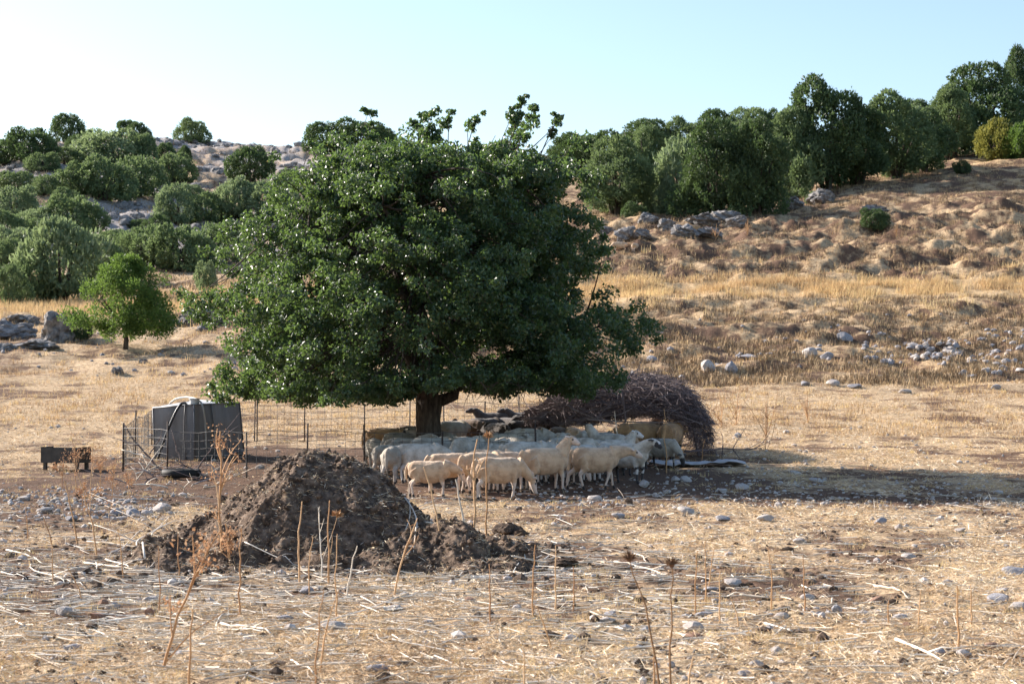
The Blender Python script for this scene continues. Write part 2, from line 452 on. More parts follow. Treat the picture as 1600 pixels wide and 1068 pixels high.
# ground zones (kept with the place, not the light)
def zones(X, Y):
    u = 800 + F_PX * X / np.maximum(Y, 6)
    soil = 0.42 + 0.30 * fbm(X * 0.45, Y * 0.22, 4, .6) + 0.10 * perlin(X * 1.9, Y * 1.3)
    soil += 0.75 * np.exp(-(((X + 2.4) / 5.6) ** 2 + ((Y - 36) / 6.5) ** 2) ** 2)      # trampled ground under the tree
    soil += 0.50 * np.exp(-(((X + 6.8) / 3.8) ** 2 + ((Y - 29.5) / 4.0) ** 2))
    soil += 0.30 * np.exp(-(((X + 3.4) / 2.9) ** 2 + ((Y - 18.8) / 2.2) ** 2))
    soil += 0.42 * np.exp(-(((X - 6) / 5.5) ** 2 + ((Y - 28.6) / 1.6) ** 2)) + 0.30 * np.exp(-(((X - 2.5) / 4.0) ** 2 + ((Y - 32) / 2.6) ** 2))
    soil += 0.14 * smooth(600, 760, u) * smooth(56, 66, Y) * (1 - smooth(78, 88, Y))
    soil += 0.14 * smooth(600, 760, u) * smooth(95, 99, Y)
    soil += (.20 * perlin(X * .22, Y * .45) + .16 * perlin(X * .7, Y * 1.3) - .07) * smooth(42, 47, Y) * (1 - smooth(60, 66, Y))
    soil -= 0.35 * np.exp(-((Y - 92) / 3.0) ** 2) * smooth(700, 900, u)
    rock = smooth(100, 128, Y) * (1 - smooth(520, 700, u)) * (0.56 + 0.35 * fbm(X * 0.06, Y * 0.05, 3))
    rock += 0.26 * smooth(120, 126, Y) * smooth(900, 1000, u) * (1 - smooth(1500, 1600, u)) * (1 - smooth(150, 170, Y))
    rock += 0.25 * smooth(300, 500, u) * (1 - smooth(520, 600, u)) * 0
    gold = .7 * np.exp(-((Y - 92) / 3.2) ** 2) * smooth(700, 900, u) + 0.9 * np.exp(-((Y - 93) / 8.0) ** 2) * (1 - smooth(420, 520, u))
    gold += 0.6 * smooth(1450, 1550, u) * smooth(128, 140, Y) + 0.25 * smooth(10, 40, Y) * (1 - smooth(60, 70, Y)) + .40 * smooth(560, 700, u) * smooth(60, 70, Y)
    return np.stack([np.clip(soil, 0, 1), np.clip(rock, 0, 1), np.clip(gold, 0, 1)], -1)

def build_ground():
    core = np.linspace(-1, 1, 820) * 0.31
    Yr = np.concatenate([np.linspace(-30, 2, 12), np.linspace(3, 9, 26)[:-1], np.exp(np.linspace(math.log(9), math.log(300), 900)), np.exp(np.linspace(math.log(310), math.log(1500), 26))])
    e = np.linspace(0, 1, 45)[1:] ** 1.6
    def row(y):
        yy = max(y, 6.0)
        c = core * yy; w = 0.31 * yy + (0.5 * yy + 25)
        r = c[-1] + e * (w - c[-1])
        return np.concatenate([-r[::-1], c, r])
    X = np.array([row(y) for y in Yr]); Y = np.repeat(Yr[:, None], X.shape[1], 1)
    Z = H(X, Y)
    ny, nx = X.shape
    i = np.arange(ny - 1)[:, None] * nx; j = np.arange(nx - 1)[None, :]
    q = np.stack([i + j, i + j + 1, i + nx + j + 1, i + nx + j], -1).reshape(-1, 4)
    g = Geo().add(np.stack([X, Y, Z], -1).reshape(-1, 3), q, None, zones(X, Y).reshape(-1, 3))
    o = g.build("ground", MAT['ground'], None, True, True)
    tag(o, "dry stony pasture rising into hillsides", None, None, "structure")
build_ground()

# ------------------------------------------------------------------ the big tree
TRX, TRD = float(on(669, 36.0)[0]), 36.0
def big_tree():
    rng = np.random.RandomState(11); rr = random.Random(11)
    zb = float(H(TRX, TRD))
    root = empty("pear_tree", (TRX, TRD, zb))
    tag(root, "broad dark green leafy tree in the middle of the pasture, shading the flock", "tree")
    zz = np.array([1.30, 1.55, 1.85, 2.33, 2.83, 3.2, 3.46, 3.8, 4.34, 4.97, 5.6, 6.1, 6.4, 6.7]) - 0.12
    Lr = np.array([3.4, 4.1, 4.4, 4.3, 4.4, 4.65, 4.7, 4.55, 4.2, 3.5, 2.85, 2.0, 1.4, .8])
    Rr = np.array([2.7, 3.5, 3.95, 4.05, 3.9, 3.5, 3.4, 3.5, 3.45, 3.2, 3.0, 2.65, 2.2, 1.4])
    Fr = np.array([3.2, 4.0, 4.3, 4.4, 4.4, 4.4, 4.3, 4.2, 4.0, 3.8, 3.4, 2.8, 2.2, 1.3])
    def R(z, th):
        l, r, f = np.interp(z, zz, Lr), np.interp(z, zz, Rr), np.interp(z, zz, Fr)
        c, s = np.cos(th), np.sin(th)
        ax = np.where(c > 0, r, l)
        rad = 1 / np.sqrt((c / ax) ** 2 + (s / f) ** 2)
        return rad * (1.0 + 0.09 * perlin(th * 2.4 + 5, z * 1.4) + 0.09 * perlin(th * 6, z * 3.1))
    C = []; S = []
    # boughs: flattened sprays of foliage with darker gaps between them
    nb = 370
    zb_ = 1.25 + 4.8 * rng.rand(nb) ** 1.12; tb = rng.uniform(-math.pi, math.pi, nb); qb = 1 - rng.rand(nb) ** 1.3 * .42
    for z0, t0, q0 in zip(zb_, tb, qb):
        m = rng.randint(5, 10)
        rr_ = float(R(np.array([z0]), np.array([t0]))[0]) * q0 * .95
        c0 = np.array([rr_ * math.cos(t0), rr_ * math.sin(t0), z0]); out = np.array([math.cos(t0), math.sin(t0), .25 if z0 > 3 else -.15])
        pts = c0 + rng.normal(size=(m, 3)) * [.34, .34, .15] + out * rng.uniform(-.45, .12, (m, 1))
        C.append(pts); S.append(rng.uniform(.13, .27, m))
    # flat top and the underside fringe
    n2 = 240
    a = rng.uniform(-math.pi, math.pi, n2); q = np.sqrt(rng.rand(n2))
    zt = np.full(n2, 6.05) - 0.7 * q ** 2 + 0.25 * rng.normal(size=n2) * 0.8
    r_ = R(np.full(n2, 6.1), a) * q
    C.append(np.stack([r_ * np.cos(a), r_ * np.sin(a), zt], -1)); S.append(rng.uniform(.15, .32, n2))
    n3 = 260
    a = rng.uniform(-math.pi, math.pi, n3); q = rng.uniform(0.25, 1.0, n3)
    r_ = R(np.full(n3, 1.6), a) * q
    C.append(np.stack([r_ * np.cos(a), r_ * np.sin(a), 1.62 - 0.18 * (np.cos(a) < 0.1) * q + 0.08 * rng.normal(size=n3)], -1)); S.append(rng.uniform(.14, .26, n3))
    n4 = 300
    a = rng.uniform(-math.pi, math.pi, n4); z = rng.uniform(1.8, 5.8, n4); q = np.sqrt(rng.rand(n4)) * 0.6
    r_ = R(z, a) * q
    C.append(np.stack([r_ * np.cos(a), r_ * np.sin(a), z], -1)); S.append(rng.uniform(.2, .34, n4))
    # upright shoots that break the top line (x offset from trunk, top height, strength)
    shoots = [(1.85, 7.15, 8), (2.05, 6.95, 7), (1.7, 6.8, 6), (2.5, 6.75, 6), (0.92, 6.95, 7), (0.75, 6.7, 5), (-0.15, 6.95, 7), (0.1, 6.85, 6), (0.4, 6.8, 5), (-1.15, 6.95, 6), (-1.3, 6.6, 5), (-1.9, 6.6, 6), (-2.3, 6.4, 5), (2.8, 6.45, 5), (1.3, 6.6, 5), (-0.7, 6.5, 5)]
    sh_paths = []
    for (x, zt, k) in shoots:
        y = rr.uniform(-0.9, 0.6); zt -= .12
        p0 = np.array([x * 0.75, y * .6, zt - 1.5]); p2 = np.array([x, y, zt])
        path = bez(p0, [(x * .85) + rr.uniform(-.2, .2), y, zt - .6], p2, 7); sh_paths.append(path)
        for t in range(k * 3):
            c = path[min(6, int(t * 6.8 / (k * 3)))] + rng.normal(size=3) * (0.18 - .035 * t / k)
            C.append(c[None]); S.append(np.array([rr.uniform(.08, .18) * (1.25 - .2 * t / k)]))
        C.append(p2[None]); S.append(np.array([.09]))
    C = np.concatenate(C); S = np.concatenate(S)
    low = 1.30 + .24 * smooth(-1.2, .6, C[:, 0]) + .32 * perlin(C[:, 0] * .8 + 3, C[:, 1] * .8)          # the crown hangs lower on the side towards the tank
    C[:, 2] = np.where(C[:, 2] < low, low + .12 * rng.rand(len(C)), C[:, 2])
    # open pockets that let the background through
    holes = [(-2.4, 0, 5.9, .35), (0.6, 0, 6.35, .3), (-0.6, 0, 6.3, .3), (1.2, 0, 6.5, .3), (2.2, 0, 6.1, .25)]
    keep = perlin(C[:, 0] * .95 + 11, C[:, 2] * .95 + C[:, 1] * .5) > -.62
    for (hx, hy, hz, hr) in holes:
        keep &= ((C[:, 0] - hx) ** 2 + (C[:, 2] - hz) ** 2 > hr ** 2)
    C, S = C[keep], S[keep]
    # limbs
    g = Geo()
    tp = np.array([[0, 0, -.15], [0, 0, 0.1], [0.02, 0, .45], [.0, 0, .9], [.03, .0, 1.4]])
    tube(g, tp, [.36, .30, .25, .24, .27], 12)
    trunk = g.build("trunk", MAT['bark'], root, True)
    nodes = []
    for k in range(9):
        a = k * 2.4 + rr.uniform(-.3, .3); up = rr.uniform(2.4, 6.2)
        rad = float(R(np.array([min(up, 5.5)]), np.array([a]))[0]) * rr.uniform(.5, .75)
        p0 = np.array([.1 * math.cos(a), .1 * math.sin(a), 1.2]); p2 = np.array([rad * math.cos(a), rad * math.sin(a), up])
        path = bez(p0, [rad * .45 * math.cos(a + .4), rad * .45 * math.sin(a + .4), 1.5 + (up - 1.2) * .62], p2, 10)
        path[1:-1] += rng.normal(size=(8, 3)) * .07
        g = Geo(); tube(g, path, np.linspace(.13, .035, 10), 7); g.build("limb", MAT['bark'], trunk, True)
        for p in path[3:]: nodes.append(p)
    nodes = np.array(nodes)
    P0 = []; P1 = []; r0 = []
    for c in C[rng.choice(len(C), 620, False)]:
        dd = np.linalg.norm(nodes - c, axis=1); k = rng.choice(np.argsort(dd)[:3])
        P0.append(nodes[k]); P1.append(c); r0.append(.012 + .006 * dd[k])
    P0, P1, r0 = np.array(P0), np.array(P1), np.array(r0)
    v, q = tubes_many(P0, P1, r0, np.full(len(r0), .004), rng.normal(size=P0.shape) * .25, rng, 4, 5)
    g = Geo().add(v, q)
    for path in sh_paths: tube(g, path, np.linspace(.02, .005, 7), 4)
    g.build("branches", MAT['bark'], root)
    # bare hanging twigs under the crown
    n = 170
    a = rng.uniform(-math.pi, math.pi, n); q_ = rng.uniform(.3, .95, n); r_ = R(np.full(n, 1.6), a) * q_
    P0 = np.stack([r_ * np.cos(a), r_ * np.sin(a), np.full(n, 1.6)], -1)
    P1 = P0 + np.stack([rng.normal(size=n) * .25, rng.normal(size=n) * .2, -rng.uniform(.1, .5, n)], -1)
    v, q = tubes_many(P0, P1, np.full(n, .009), np.full(n, .003), rng.normal(size=P0.shape) * .07, rng, 3, 3)
    tag(Geo().add(v, q).build("bare_twigs", MAT['bark'], root), kind="stuff")
    # leaves
    nl = (S * 300 + 18).astype(int)
    idx = np.repeat(np.arange(len(C)), nl)
    off = nrm(rng.normal(size=(len(idx), 3))) * (rng.rand(len(idx), 1) ** .5) * S[idx][:, None]
    off[:, 2] *= .75
    P = C[idx] + off
    P[:, 2] = np.maximum(P[:, 2], .90 + 0.25 * rng.rand(len(P)) + .18 * smooth(-1.2, .6, P[:, 0]))
    D = nrm(off + rng.normal(size=P.shape) * .25 + np.array([0, 0, -.12]))
    v, q = leaves(P, D, rng.uniform(.062, .10, len(P)), rng.uniform(.04, .064, len(P)), rng)
    ct = np.clip(rng.rand(len(C)) * .45, 0, 1)[idx] + rng.rand(len(idx)) * .3 + (rng.rand(len(idx)) < .03) * .4
    col = np.repeat(np.clip(ct, 0, 1), 4)[:, None].repeat(3, 1)
    Geo().add(v, q, None, col).build("crown", MAT['pear'], root, False, True)
    # small yellow fruit among the leaves
    g = Geo(); ang = np.arange(5) * 2 * math.pi / 5
    for c in C[rng.choice(len(C), 330)]:
        p = c + rng.normal(size=3) * .07; s = rr.uniform(.014, .022)
        ring = np.stack([np.cos(ang), np.sin(ang), np.zeros(5)], -1) * s + p
        v = np.vstack([ring, p + [0, 0, s * 1.2], p - [0, 0, s]])
        t = [[j, (j + 1) % 5, 5] for j in range(5)] + [[(j + 1) % 5, j, 6] for j in range(5)]
        g.add(v, None, t)
    tag(g.build("fruit", MAT['fruit'], root, True), kind="stuff")
big_tree()

# ------------------------------------------------------------------ bushes and hillside trees
def veg_proto(seed, kind):
    """Unit plant: width about 2, height 1 (bush) or 1.7 (tree). Returns (foliage mesh data, wood mesh data, width, height)."""
    rng = np.random.RandomState(seed)
    lobes = []
    if kind == 'bush':
        lobes.append((0, 0, .50, .72, .72, .42))
        for k in range(9):
            a = k * .7 + rng.uniform(-.3, .3); r = rng.uniform(.35, .68)
            lobes.append((r * math.cos(a), r * math.sin(a), rng.uniform(.25, .68), rng.uniform(.26, .42), rng.uniform(.26, .42), rng.uniform(.22, .34)))
        for k in range(3): lobes.append((rng.uniform(-.4, .4), rng.uniform(-.4, .4), rng.uniform(.7, .82), .26, .26, .2))
        H0, nleaf, ls = 1.0, 5200, .085
    elif kind == 'umbrella':
        lobes.append((0, 0, .72, .75, .75, .22))
        for k in range(8):
            a = k * .8 + rng.uniform(-.3, .3); r = rng.uniform(.4, .72)
            lobes.append((r * math.cos(a), r * math.sin(a), rng.uniform(.6, .82), rng.uniform(.25, .36), rng.uniform(.25, .36), rng.uniform(.13, .2)))
        H0, nleaf, ls = 1.0, 3200, .09
    else:  # tree
        lobes.append((0, 0, .78, .62, .62, .62))
        for k in range(14):
            a = k * 2.4; r = rng.uniform(.3, .72); zz = rng.uniform(.3, 1.2)
            r *= 1.0 if zz < 1.0 else .7
            lobes.append((r * math.cos(a), r * math.sin(a), zz, rng.uniform(.26, .42), rng.uniform(.26, .42), rng.uniform(.22, .38)))
        for k in range(5): lobes.append((rng.uniform(-.35, .35), rng.uniform(-.35, .35), rng.uniform(1.25, 1.5), rng.uniform(.2, .32), .27, rng.uniform(.16, .26)))
        H0, nleaf, ls = 1.7, 15000, .062
    L = np.array(lobes)
    w = (L[:, 3] * L[:, 5]); w /= w.sum()
    P = []; N = []
    while sum(len(p) for p in P) < nleaf:
        k = rng.choice(len(L), 4000, p=w)
        d = nrm(rng.normal(size=(4000, 3)))
        shell = 1 - rng.rand(4000) ** 1.6 * .34 + rng.normal(size=4000) * .05
        shell = shell * (1 + .20 * perlin(d[:, 0] * 3 + k * 5.1, d[:, 2] * 3 + d[:, 1] * 2.3) + .12 * perlin(d[:, 0] * 7 + k * 3.1, d[:, 2] * 7 + d[:, 1] * 5))
        p = L[k, :3] + d * L[k, 3:6] * shell[:, None]
        ok = p[:, 2] > .03
        rel = ((p[:, None, :] - L[None, :, :3]) / L[None, :, 3:6]); dist = (rel ** 2).sum(-1)
        dist[np.arange(4000), k] = 9
        ok &= dist.min(1) > .45
        cut = perlin(p[:, 0] * 4.2 + seed, p[:, 2] * 4.2 + p[:, 1] * 3) > -.34
        ok &= cut
        P.append(p[ok]); N.append(d[ok])
    P = np.concatenate(P)[:nleaf]; N = np.concatenate(N)[:nleaf]
    D = nrm(N * .9 + rng.normal(size=P.shape) * .55 + np.array([0, 0, .35]))
    v, q = leaves(P, D, rng.uniform(.7, 1.35, len(P)) * ls, rng.uniform(.4, .75, len(P)) * ls, rng, .3)
    t = np.clip(.5 + .5 * perlin(P[:, 0] * 2.5 + 9, P[:, 2] * 2.5 + P[:, 1]) + rng.normal(size=len(P)) * .22, 0, 1)
    gf = Geo().add(v, q, None, np.repeat(t, 4)[:, None].repeat(3, 1))
    gw = Geo()
    ns = {'bush': 7, 'umbrella': 4, 'tree': 6}[kind]
    for k in range(ns):
        a = k * 2 * math.pi / ns + rng.uniform(-.3, .3); r = rng.uniform(.25, .55); top = H0 * rng.uniform(.5, .8)
        tube(gw, bez([.05 * math.cos(a), .05 * math.sin(a), -.12], [r * .3 * math.cos(a), r * .3 * math.sin(a), top * .5], [r * math.cos(a), r * math.sin(a), top], 6), np.linspace(.05 if kind != 'tree' else .045, .012, 6), 5)
    return gf.mesh("foliage", False, True), gw.mesh("stem", True)

VEG = {}
for kind, seeds in (('bush', (1, 2, 3, 4, 5)), ('umbrella', (21,)), ('tree', (31, 32, 33))):
    VEG[kind] = [veg_proto(s, kind) for s in seeds]

def shade_copy(me, mat):
    m = me.copy(); m.materials.clear(); m.materials.append(mat); return m
_veg_cache = {}
def plant(name, kind, var, mat, px, py, wpx, hpx, label, cat, group, d=None, rz=None, sink=.06):
    p = G(px, py) if d is None else on(px, d)
    s = F_PX / p[1]
    w, h = wpx / s, hpx / s
    H0 = 1.6 if kind == 'tree' else .98
    key = (kind, var % len(VEG[kind]), mat)
    if key not in _veg_cache:
        f, wd = VEG[kind][var % len(VEG[kind])]
        _veg_cache[key] = (shade_copy(f, MAT[mat]), shade_copy(wd, MAT['bark']))
    f, wd = _veg_cache[key]
    rz = (px * 0.37 + py) % 6.28 if rz is None else rz
    root = empty(name, (p[0], p[1], p[2] - sink * h), rz, (w / 1.9, w / 1.9, h * (1 + sink) / H0))
    tag(root, label, cat, group)
    a, b = ("crown", "trunk") if name.endswith("tree") else ("foliage", "stem")
    for nm, me in ((a, f), (b, wd)):
        o = bpy.data.objects.new(nm, me); COL.objects.link(o); o.parent = root
    return root

GL = "shrubs on the rocky hill"
LEFT = [  # px, base py, width, height, kind, material, label
 (109, 224, 56, 42, 'bush', 'maquis_dark', "flat topped dark shrub standing alone on the skyline of the rocky hill"),
 (300, 224, 52, 34, 'bush', 'maquis', "round dark shrub alone on the bare stony crest east of the dense patch"),
 (197, 224, 30, 34, 'umbrella', 'maquis_dark', "small bushy tip sticking up at the top of the densest hill patch"),
 (216, 232, 34, 38, 'bush', 'maquis_dark', "narrow dark shrub at the end of the crest thicket"),
 (48, 252, 78, 48, 'bush', 'maquis_dark', "wide dark shrub just under the skyline below the flat topped one"),
 (8, 258, 60, 36, 'bush', 'maquis_dark', "dark low shrub at the far edge of the hill crest"),
 (66, 268, 56, 26, 'bush', 'maquis', "low grey green shrub between white scree and the crest shrubs"),
 (128, 238, 50, 26, 'bush', 'maquis_dark', "small dark shrub right below the flat topped skyline shrub"),
 (102, 256, 46, 24, 'bush', 'maquis', "low spreading shrub on the hill shoulder under the skyline"),
 (172, 262, 118, 56, 'bush', 'maquis_pale', "wide pale green shrub forming the top of the dense hill patch"),
 (218, 262, 50, 50, 'bush', 'maquis', "upright shrub in the top corner of the dense hill patch"),
 (258, 256, 34, 30, 'bush', 'maquis_dark', "small dark shrub on the stony slope beside the dense patch"),
 (288, 256, 24, 26, 'bush', 'maquis_dark', "tiny dark shrub on the stony crest slope"),
 (118, 308, 62, 50, 'bush', 'maquis', "mid green shrub at the near corner of the dense hill patch"),
 (160, 312, 90, 62, 'bush', 'maquis', "big rounded shrub in the middle of the dense hill patch"),
 (216, 308, 84, 60, 'bush', 'maquis', "big rounded shrub in the lower middle of the dense hill patch"),
 (273, 288, 66, 44, 'bush', 'maquis', "dark rounded shrub ending the dense patch on its sunny side"),
 (100, 330, 40, 34, 'bush', 'maquis', "small shrub under the dense patch beside white scree"),
 (392, 284, 68, 52, 'bush', 'maquis_dark', "round dark shrub alone on the bare stony slope"),
 (22, 302, 64, 28, 'bush', 'maquis', "low shrub on white scree near the edge of the hill"),
 (70, 305, 40, 30, 'bush', 'maquis', "small shrub on white scree left of the dense patch"),
 (24, 340, 74, 44, 'bush', 'maquis_pale', "pale rounded shrub on the terrace below the scree"),
 (5, 372, 60, 40, 'bush', 'maquis', "shrub at the edge of the hill below the pale terrace shrub"),
 (60, 362, 70, 34, 'bush', 'maquis_pale', "pale low shrub in the terrace row below the scree"),
 (114, 366, 92, 54, 'bush', 'maquis', "broad shrub ending the terrace row above the bare path"),
 (64, 384, 60, 40, 'bush', 'maquis', "shrub squeezed under the terrace row"),
 (26, 412, 70, 52, 'bush', 'maquis_pale', "pale shrub above the big dark thicket at the foot of the hill"),
 (96, 470, 130, 120, 'bush', 'maquis_pale', "largest pale shrub of the thicket at the foot of the hill"),
 (146, 440, 80, 70, 'bush', 'maquis', "dark flank shrub beside the largest pale one"),
 (52, 472, 70, 72, 'bush', 'maquis', "dark shrub at the bottom of the foothill thicket above the gold grass"),
 (14, 474, 60, 56, 'bush', 'maquis', "rounded shrub at the edge of the foothill thicket above the gold grass"),
 (12, 434, 60, 56, 'bush', 'maquis', "shrub behind the edge of the foothill thicket"),
 (180, 406, 80, 44, 'bush', 'maquis', "dark low shrub joining the foothill thicket to the hedge-like row"),
 (226, 420, 90, 62, 'bush', 'maquis', "first shrub of the hedge-like row behind the bright green tree"),
 (280, 424, 100, 66, 'bush', 'maquis', "middle shrub of the hedge-like row behind the bright green tree"),
 (338, 412, 96, 60, 'bush', 'maquis', "last shrub of the hedge-like row, touching the big tree"),
 (272, 350, 58, 58, 'bush', 'maquis_pale', "pale dome-shaped shrub above the hedge-like row"),
 (322, 352, 60, 48, 'bush', 'maquis', "darker shrub beside the pale dome-shaped one"),
 (368, 342, 66, 60, 'bush', 'maquis_pale', "pale shrub below the lone dark one"),
 (248, 364, 44, 26, 'bush', 'maquis_dark', "low dark shrub under the pale dome-shaped one"),
 (216, 362, 34, 18, 'bush', 'maquis_dark', "tiny dark shrub on the bare path of the hill"),
 (298, 312, 40, 22, 'bush', 'maquis_pale', "small pale shrub on top of the dome-shaped one"),
 (420, 350, 80, 62, 'bush', 'maquis_pale', "pale shrub half hidden by the crown of the big tree"),
 (462, 330, 80, 60, 'bush', 'maquis', "shrub mostly hidden behind the crown of the big tree"),
 (322, 458, 34, 46, 'bush', 'maquis_pale', "grey green bush between the bright green tree and the big tree"),
 (512, 238, 70, 42, 'bush', 'maquis_dark', "dark shrub on the skyline just above the big tree's shoulder"),
 (566, 238, 90, 46, 'bush', 'maquis_dark', "dark rounded shrub on the skyline behind the big tree's top"),
 (600, 236, 40, 34, 'bush', 'maquis_dark', "small round shrub on the skyline behind the big tree's top"),
]
for k, (px, py, w, h, kind, mt, lab) in enumerate(LEFT):
    plant("hill_shrub", kind, k, mt, px, py, w * 1.22, h * 1.08, lab, "shrub", GL)

GR = "evergreen trees on the ridge"
RIGHT = [
 (900, 300, 90, 92, 'tree', 'maquis_dark', 168, "dark evergreen just behind the shoulder of the big tree's crown"),
 (950, 262, 100, 56, 'bush', 'maquis_dark', 178, "low dark evergreen making the skyline beside the big tree"),
 (1005, 268, 90, 78, 'tree', 'maquis_dark', 172, "dark evergreen with its top just over the ridge row"),
 (1070, 250, 70, 66, 'tree', 'maquis', 170, "small evergreen top behind the pale rounded tree"),
 (1120, 245, 90, 72, 'tree', 'maquis_dark', 168, "broad evergreen in the back row above the dark rounded tree"),
 (1175, 245, 90, 74, 'tree', 'maquis', 166, "evergreen in the back row above the gap before the tallest tree"),
 (1218, 240, 50, 66, 'tree', 'maquis_dark', 165, "slim evergreen in the back row touching the tallest tree"),
 (962, 352, 104, 138, 'tree', 'maquis', 134, "oval green tree, first of the ridge row, above two resting sheep"),
 (1010, 318, 70, 118, 'tree', 'maquis', 145, "evergreen behind the gap between oval tree and pale tree"),
 (1066, 326, 86, 112, 'bush', 'maquis_pale', 135, "pale rounded tree with yellowish foot, second of the ridge row"),
 (1122, 338, 110, 150, 'tree', 'maquis_dark', 129, "dark rounded tree with bare lower stems above the rocks"),
 (1185, 338, 92, 146, 'tree', 'maquis_dark', 128, "dark globe-shaped tree just before the tallest one"),
 (1293, 306, 122, 182, 'tree', 'maquis_dark', 142, "tallest tree of the ridge row with a pointed crown"),
 (1242, 312, 84, 140, 'tree', 'maquis', 141, "lighter green shoulder tree leaning against the tallest one"),
 (1345, 300, 90, 130, 'tree', 'maquis_dark', 143, "very dark tree at the shaded side of the tallest one"),
 (1402, 298, 110, 150, 'tree', 'maquis', 146, "broad tree with a flat light green top, middle of the ridge row"),
 (1446, 280, 80, 110, 'tree', 'maquis_dark', 149, "dark low tree closing the row above the bare slope"),
 (1434, 262, 60, 104, 'tree', 'maquis_dark', 165, "narrow dark top between flat topped tree and the big dark one"),
 (1488, 248, 90, 110, 'tree', 'maquis', 160, "mid green tree in front of the big dark round one"),
 (1538, 246, 124, 146, 'tree', 'maquis_dark', 164, "big dark round tree near the upper end of the ridge"),
 (1600, 240, 60, 160, 'tree', 'maquis_dark', 168, "dark tree cut by the picture's edge at the upper ridge end"),
]
for k, (px, py, w, h, kind, mt, d, lab) in enumerate(RIGHT):
    z = on(px, d)
    top = at(px, py - h, d)[2]; hp = (top - z[2]) * F_PX / d
    plant("evergreen_tree", kind, k, mt, px, py, w * 1.36, max(hp, 30) * 1.0, lab, "tree", GR, d=d)
plant("yellow_green_shrub", 'bush', 2, 'yellow', 1560, 244, 78, 66, "yellow green shrub at the upper end of the ridge", "shrub", None, d=155)
plant("yellow_green_shrub", 'bush', 3, 'fresh', 1600, 244, 60, 60, "fresh green shrub beside the yellow green one", "shrub", None, d=153)
plant("low_shrub", 'bush', 1, 'maquis_dark', 1366, 362, 52, 34, "low dark round shrub alone in the dry grass below the ridge trees", "shrub", None)
plant("low_shrub", 'bush', 2, 'maquis_dark', 1503, 272, 32, 22, "small dark shrub on the golden slope under the big dark round tree", "shrub", None)
plant("low_shrub", 'bush', 3, 'maquis_pale', 1044, 306, 40, 60, "pale low growth at the foot of the pale rounded tree", "shrub", None, d=133)
plant("low_shrub", 'bush', 0, 'maquis', 1276, 318, 36, 20, "small green shrub before the stems of the tallest ridge tree", "shrub", None)
plant("low_shrub", 'bush', 4, 'maquis_dark', 990, 350, 50, 34, "dark undergrowth among the boulders below the oval ridge tree", "shrub", None, d=128)
plant("low_shrub", 'bush', 4, 'maquis_dark', 126, 530, 46, 32, "dark scrubby bush against the pointed boulder", "shrub", None)

def small_tree():
    rng = np.random.RandomState(5)
    p = G(196, 545); s = 1 / pxm(p[1])
    root = empty("young_tree", p); tag(root, "bright green young tree with a short crooked trunk beside grey boulders", "tree")
    g = Geo(); tube(g, np.array([[0, 0, -.1], [.03, 0, .35], [-.04, 0, .8], [.05, 0, 1.4]]), [.11, .09, .08, .06], 8)
    for k in range(9):
        a = k * 2.4; r = rng.uniform(.8, 1.6); z = rng.uniform(1.6, 3.0)
        tube(g, bez([0, 0, .7], [r * .4 * math.cos(a), r * .4 * math.sin(a), 1.2], [r * math.cos(a), r * math.sin(a), z], 7), np.linspace(.05, .012, 7), 5)
    g.build("trunk", MAT['bark'], root, True)
    C = []
    for k in range(150):
        a = rng.uniform(0, 6.28); z = rng.uniform(.75, 3.35) if k % 4 else rng.uniform(.6, 1.3)
        z = min(z, 3.3); R = np.interp(z, [.6, 1.0, 1.6, 2.2, 2.8, 3.3], [1.3, 1.9, 1.8, 1.5, 1.0, .35]) * rng.uniform(.45, 1.05) * (1 + .22 * math.sin(a * 3 + z * 2.5))
        C.append((R * math.cos(a), R * math.sin(a), z))
    C = np.array(C); idx = np.repeat(np.arange(150), 150)
    off = nrm(rng.normal(size=(len(idx), 3))) * rng.rand(len(idx), 1) ** .5 * .36
    P = C[idx] + off
    v, q = leaves(P, off + np.array([0, 0, .15]) + rng.normal(size=P.shape) * .1, rng.uniform(.08, .13, len(P)), rng.uniform(.045, .07, len(P)), rng)
    t = np.clip((P[:, 0] * -.08 + (P[:, 2] - 1) * .25) + rng.rand(len(P)) * .5, 0, 1)
    t = np.clip(rng.rand(150)[idx] * .5 + rng.rand(len(P)) * .4 + .1, 0, 1)
    Geo().add(v, q, None, np.repeat(t, 4)[:, None].repeat(3, 1)).build("crown", MAT['fresh'], root, False, True)
small_tree()

# ------------------------------------------------------------------ stones and rocks
import bmesh
def rock_mesh(seed, sub=3, cuts=9, noise_a=.07, flat=1.0):
    rng = np.random.RandomState(seed)
    bm = bmesh.new(); bmesh.ops.create_icosphere(bm, subdivisions=sub, radius=1.0)
    V = np.array([v.co[:] for v in bm.verts]); F = [[v.index for v in f.verts] for f in bm.faces]; bm.free()
    for k in range(cuts):
        n = nrm(rng.normal(size=3)); c = rng.uniform(.52, .85)
        d = V @ n - c; V = V - np.where(d > 0, d, 0)[:, None] * n * .92
    V = V * (1 + noise_a * fbm(V[:, 0] * 2.2 + seed, V[:, 1] * 2.2 + V[:, 2] * 3.1, 3)[:, None])
    V[:, 2] *= flat
    return Geo().add(V, None, F).mesh("stone", False)
STONES = [rock_mesh(100 + k, 2, 9, .06, .72) for k in range(7)]
CRAGS = [rock_mesh(200 + k, 4, 14, .26, .9) for k in range(5)]
_stone_cache = {}
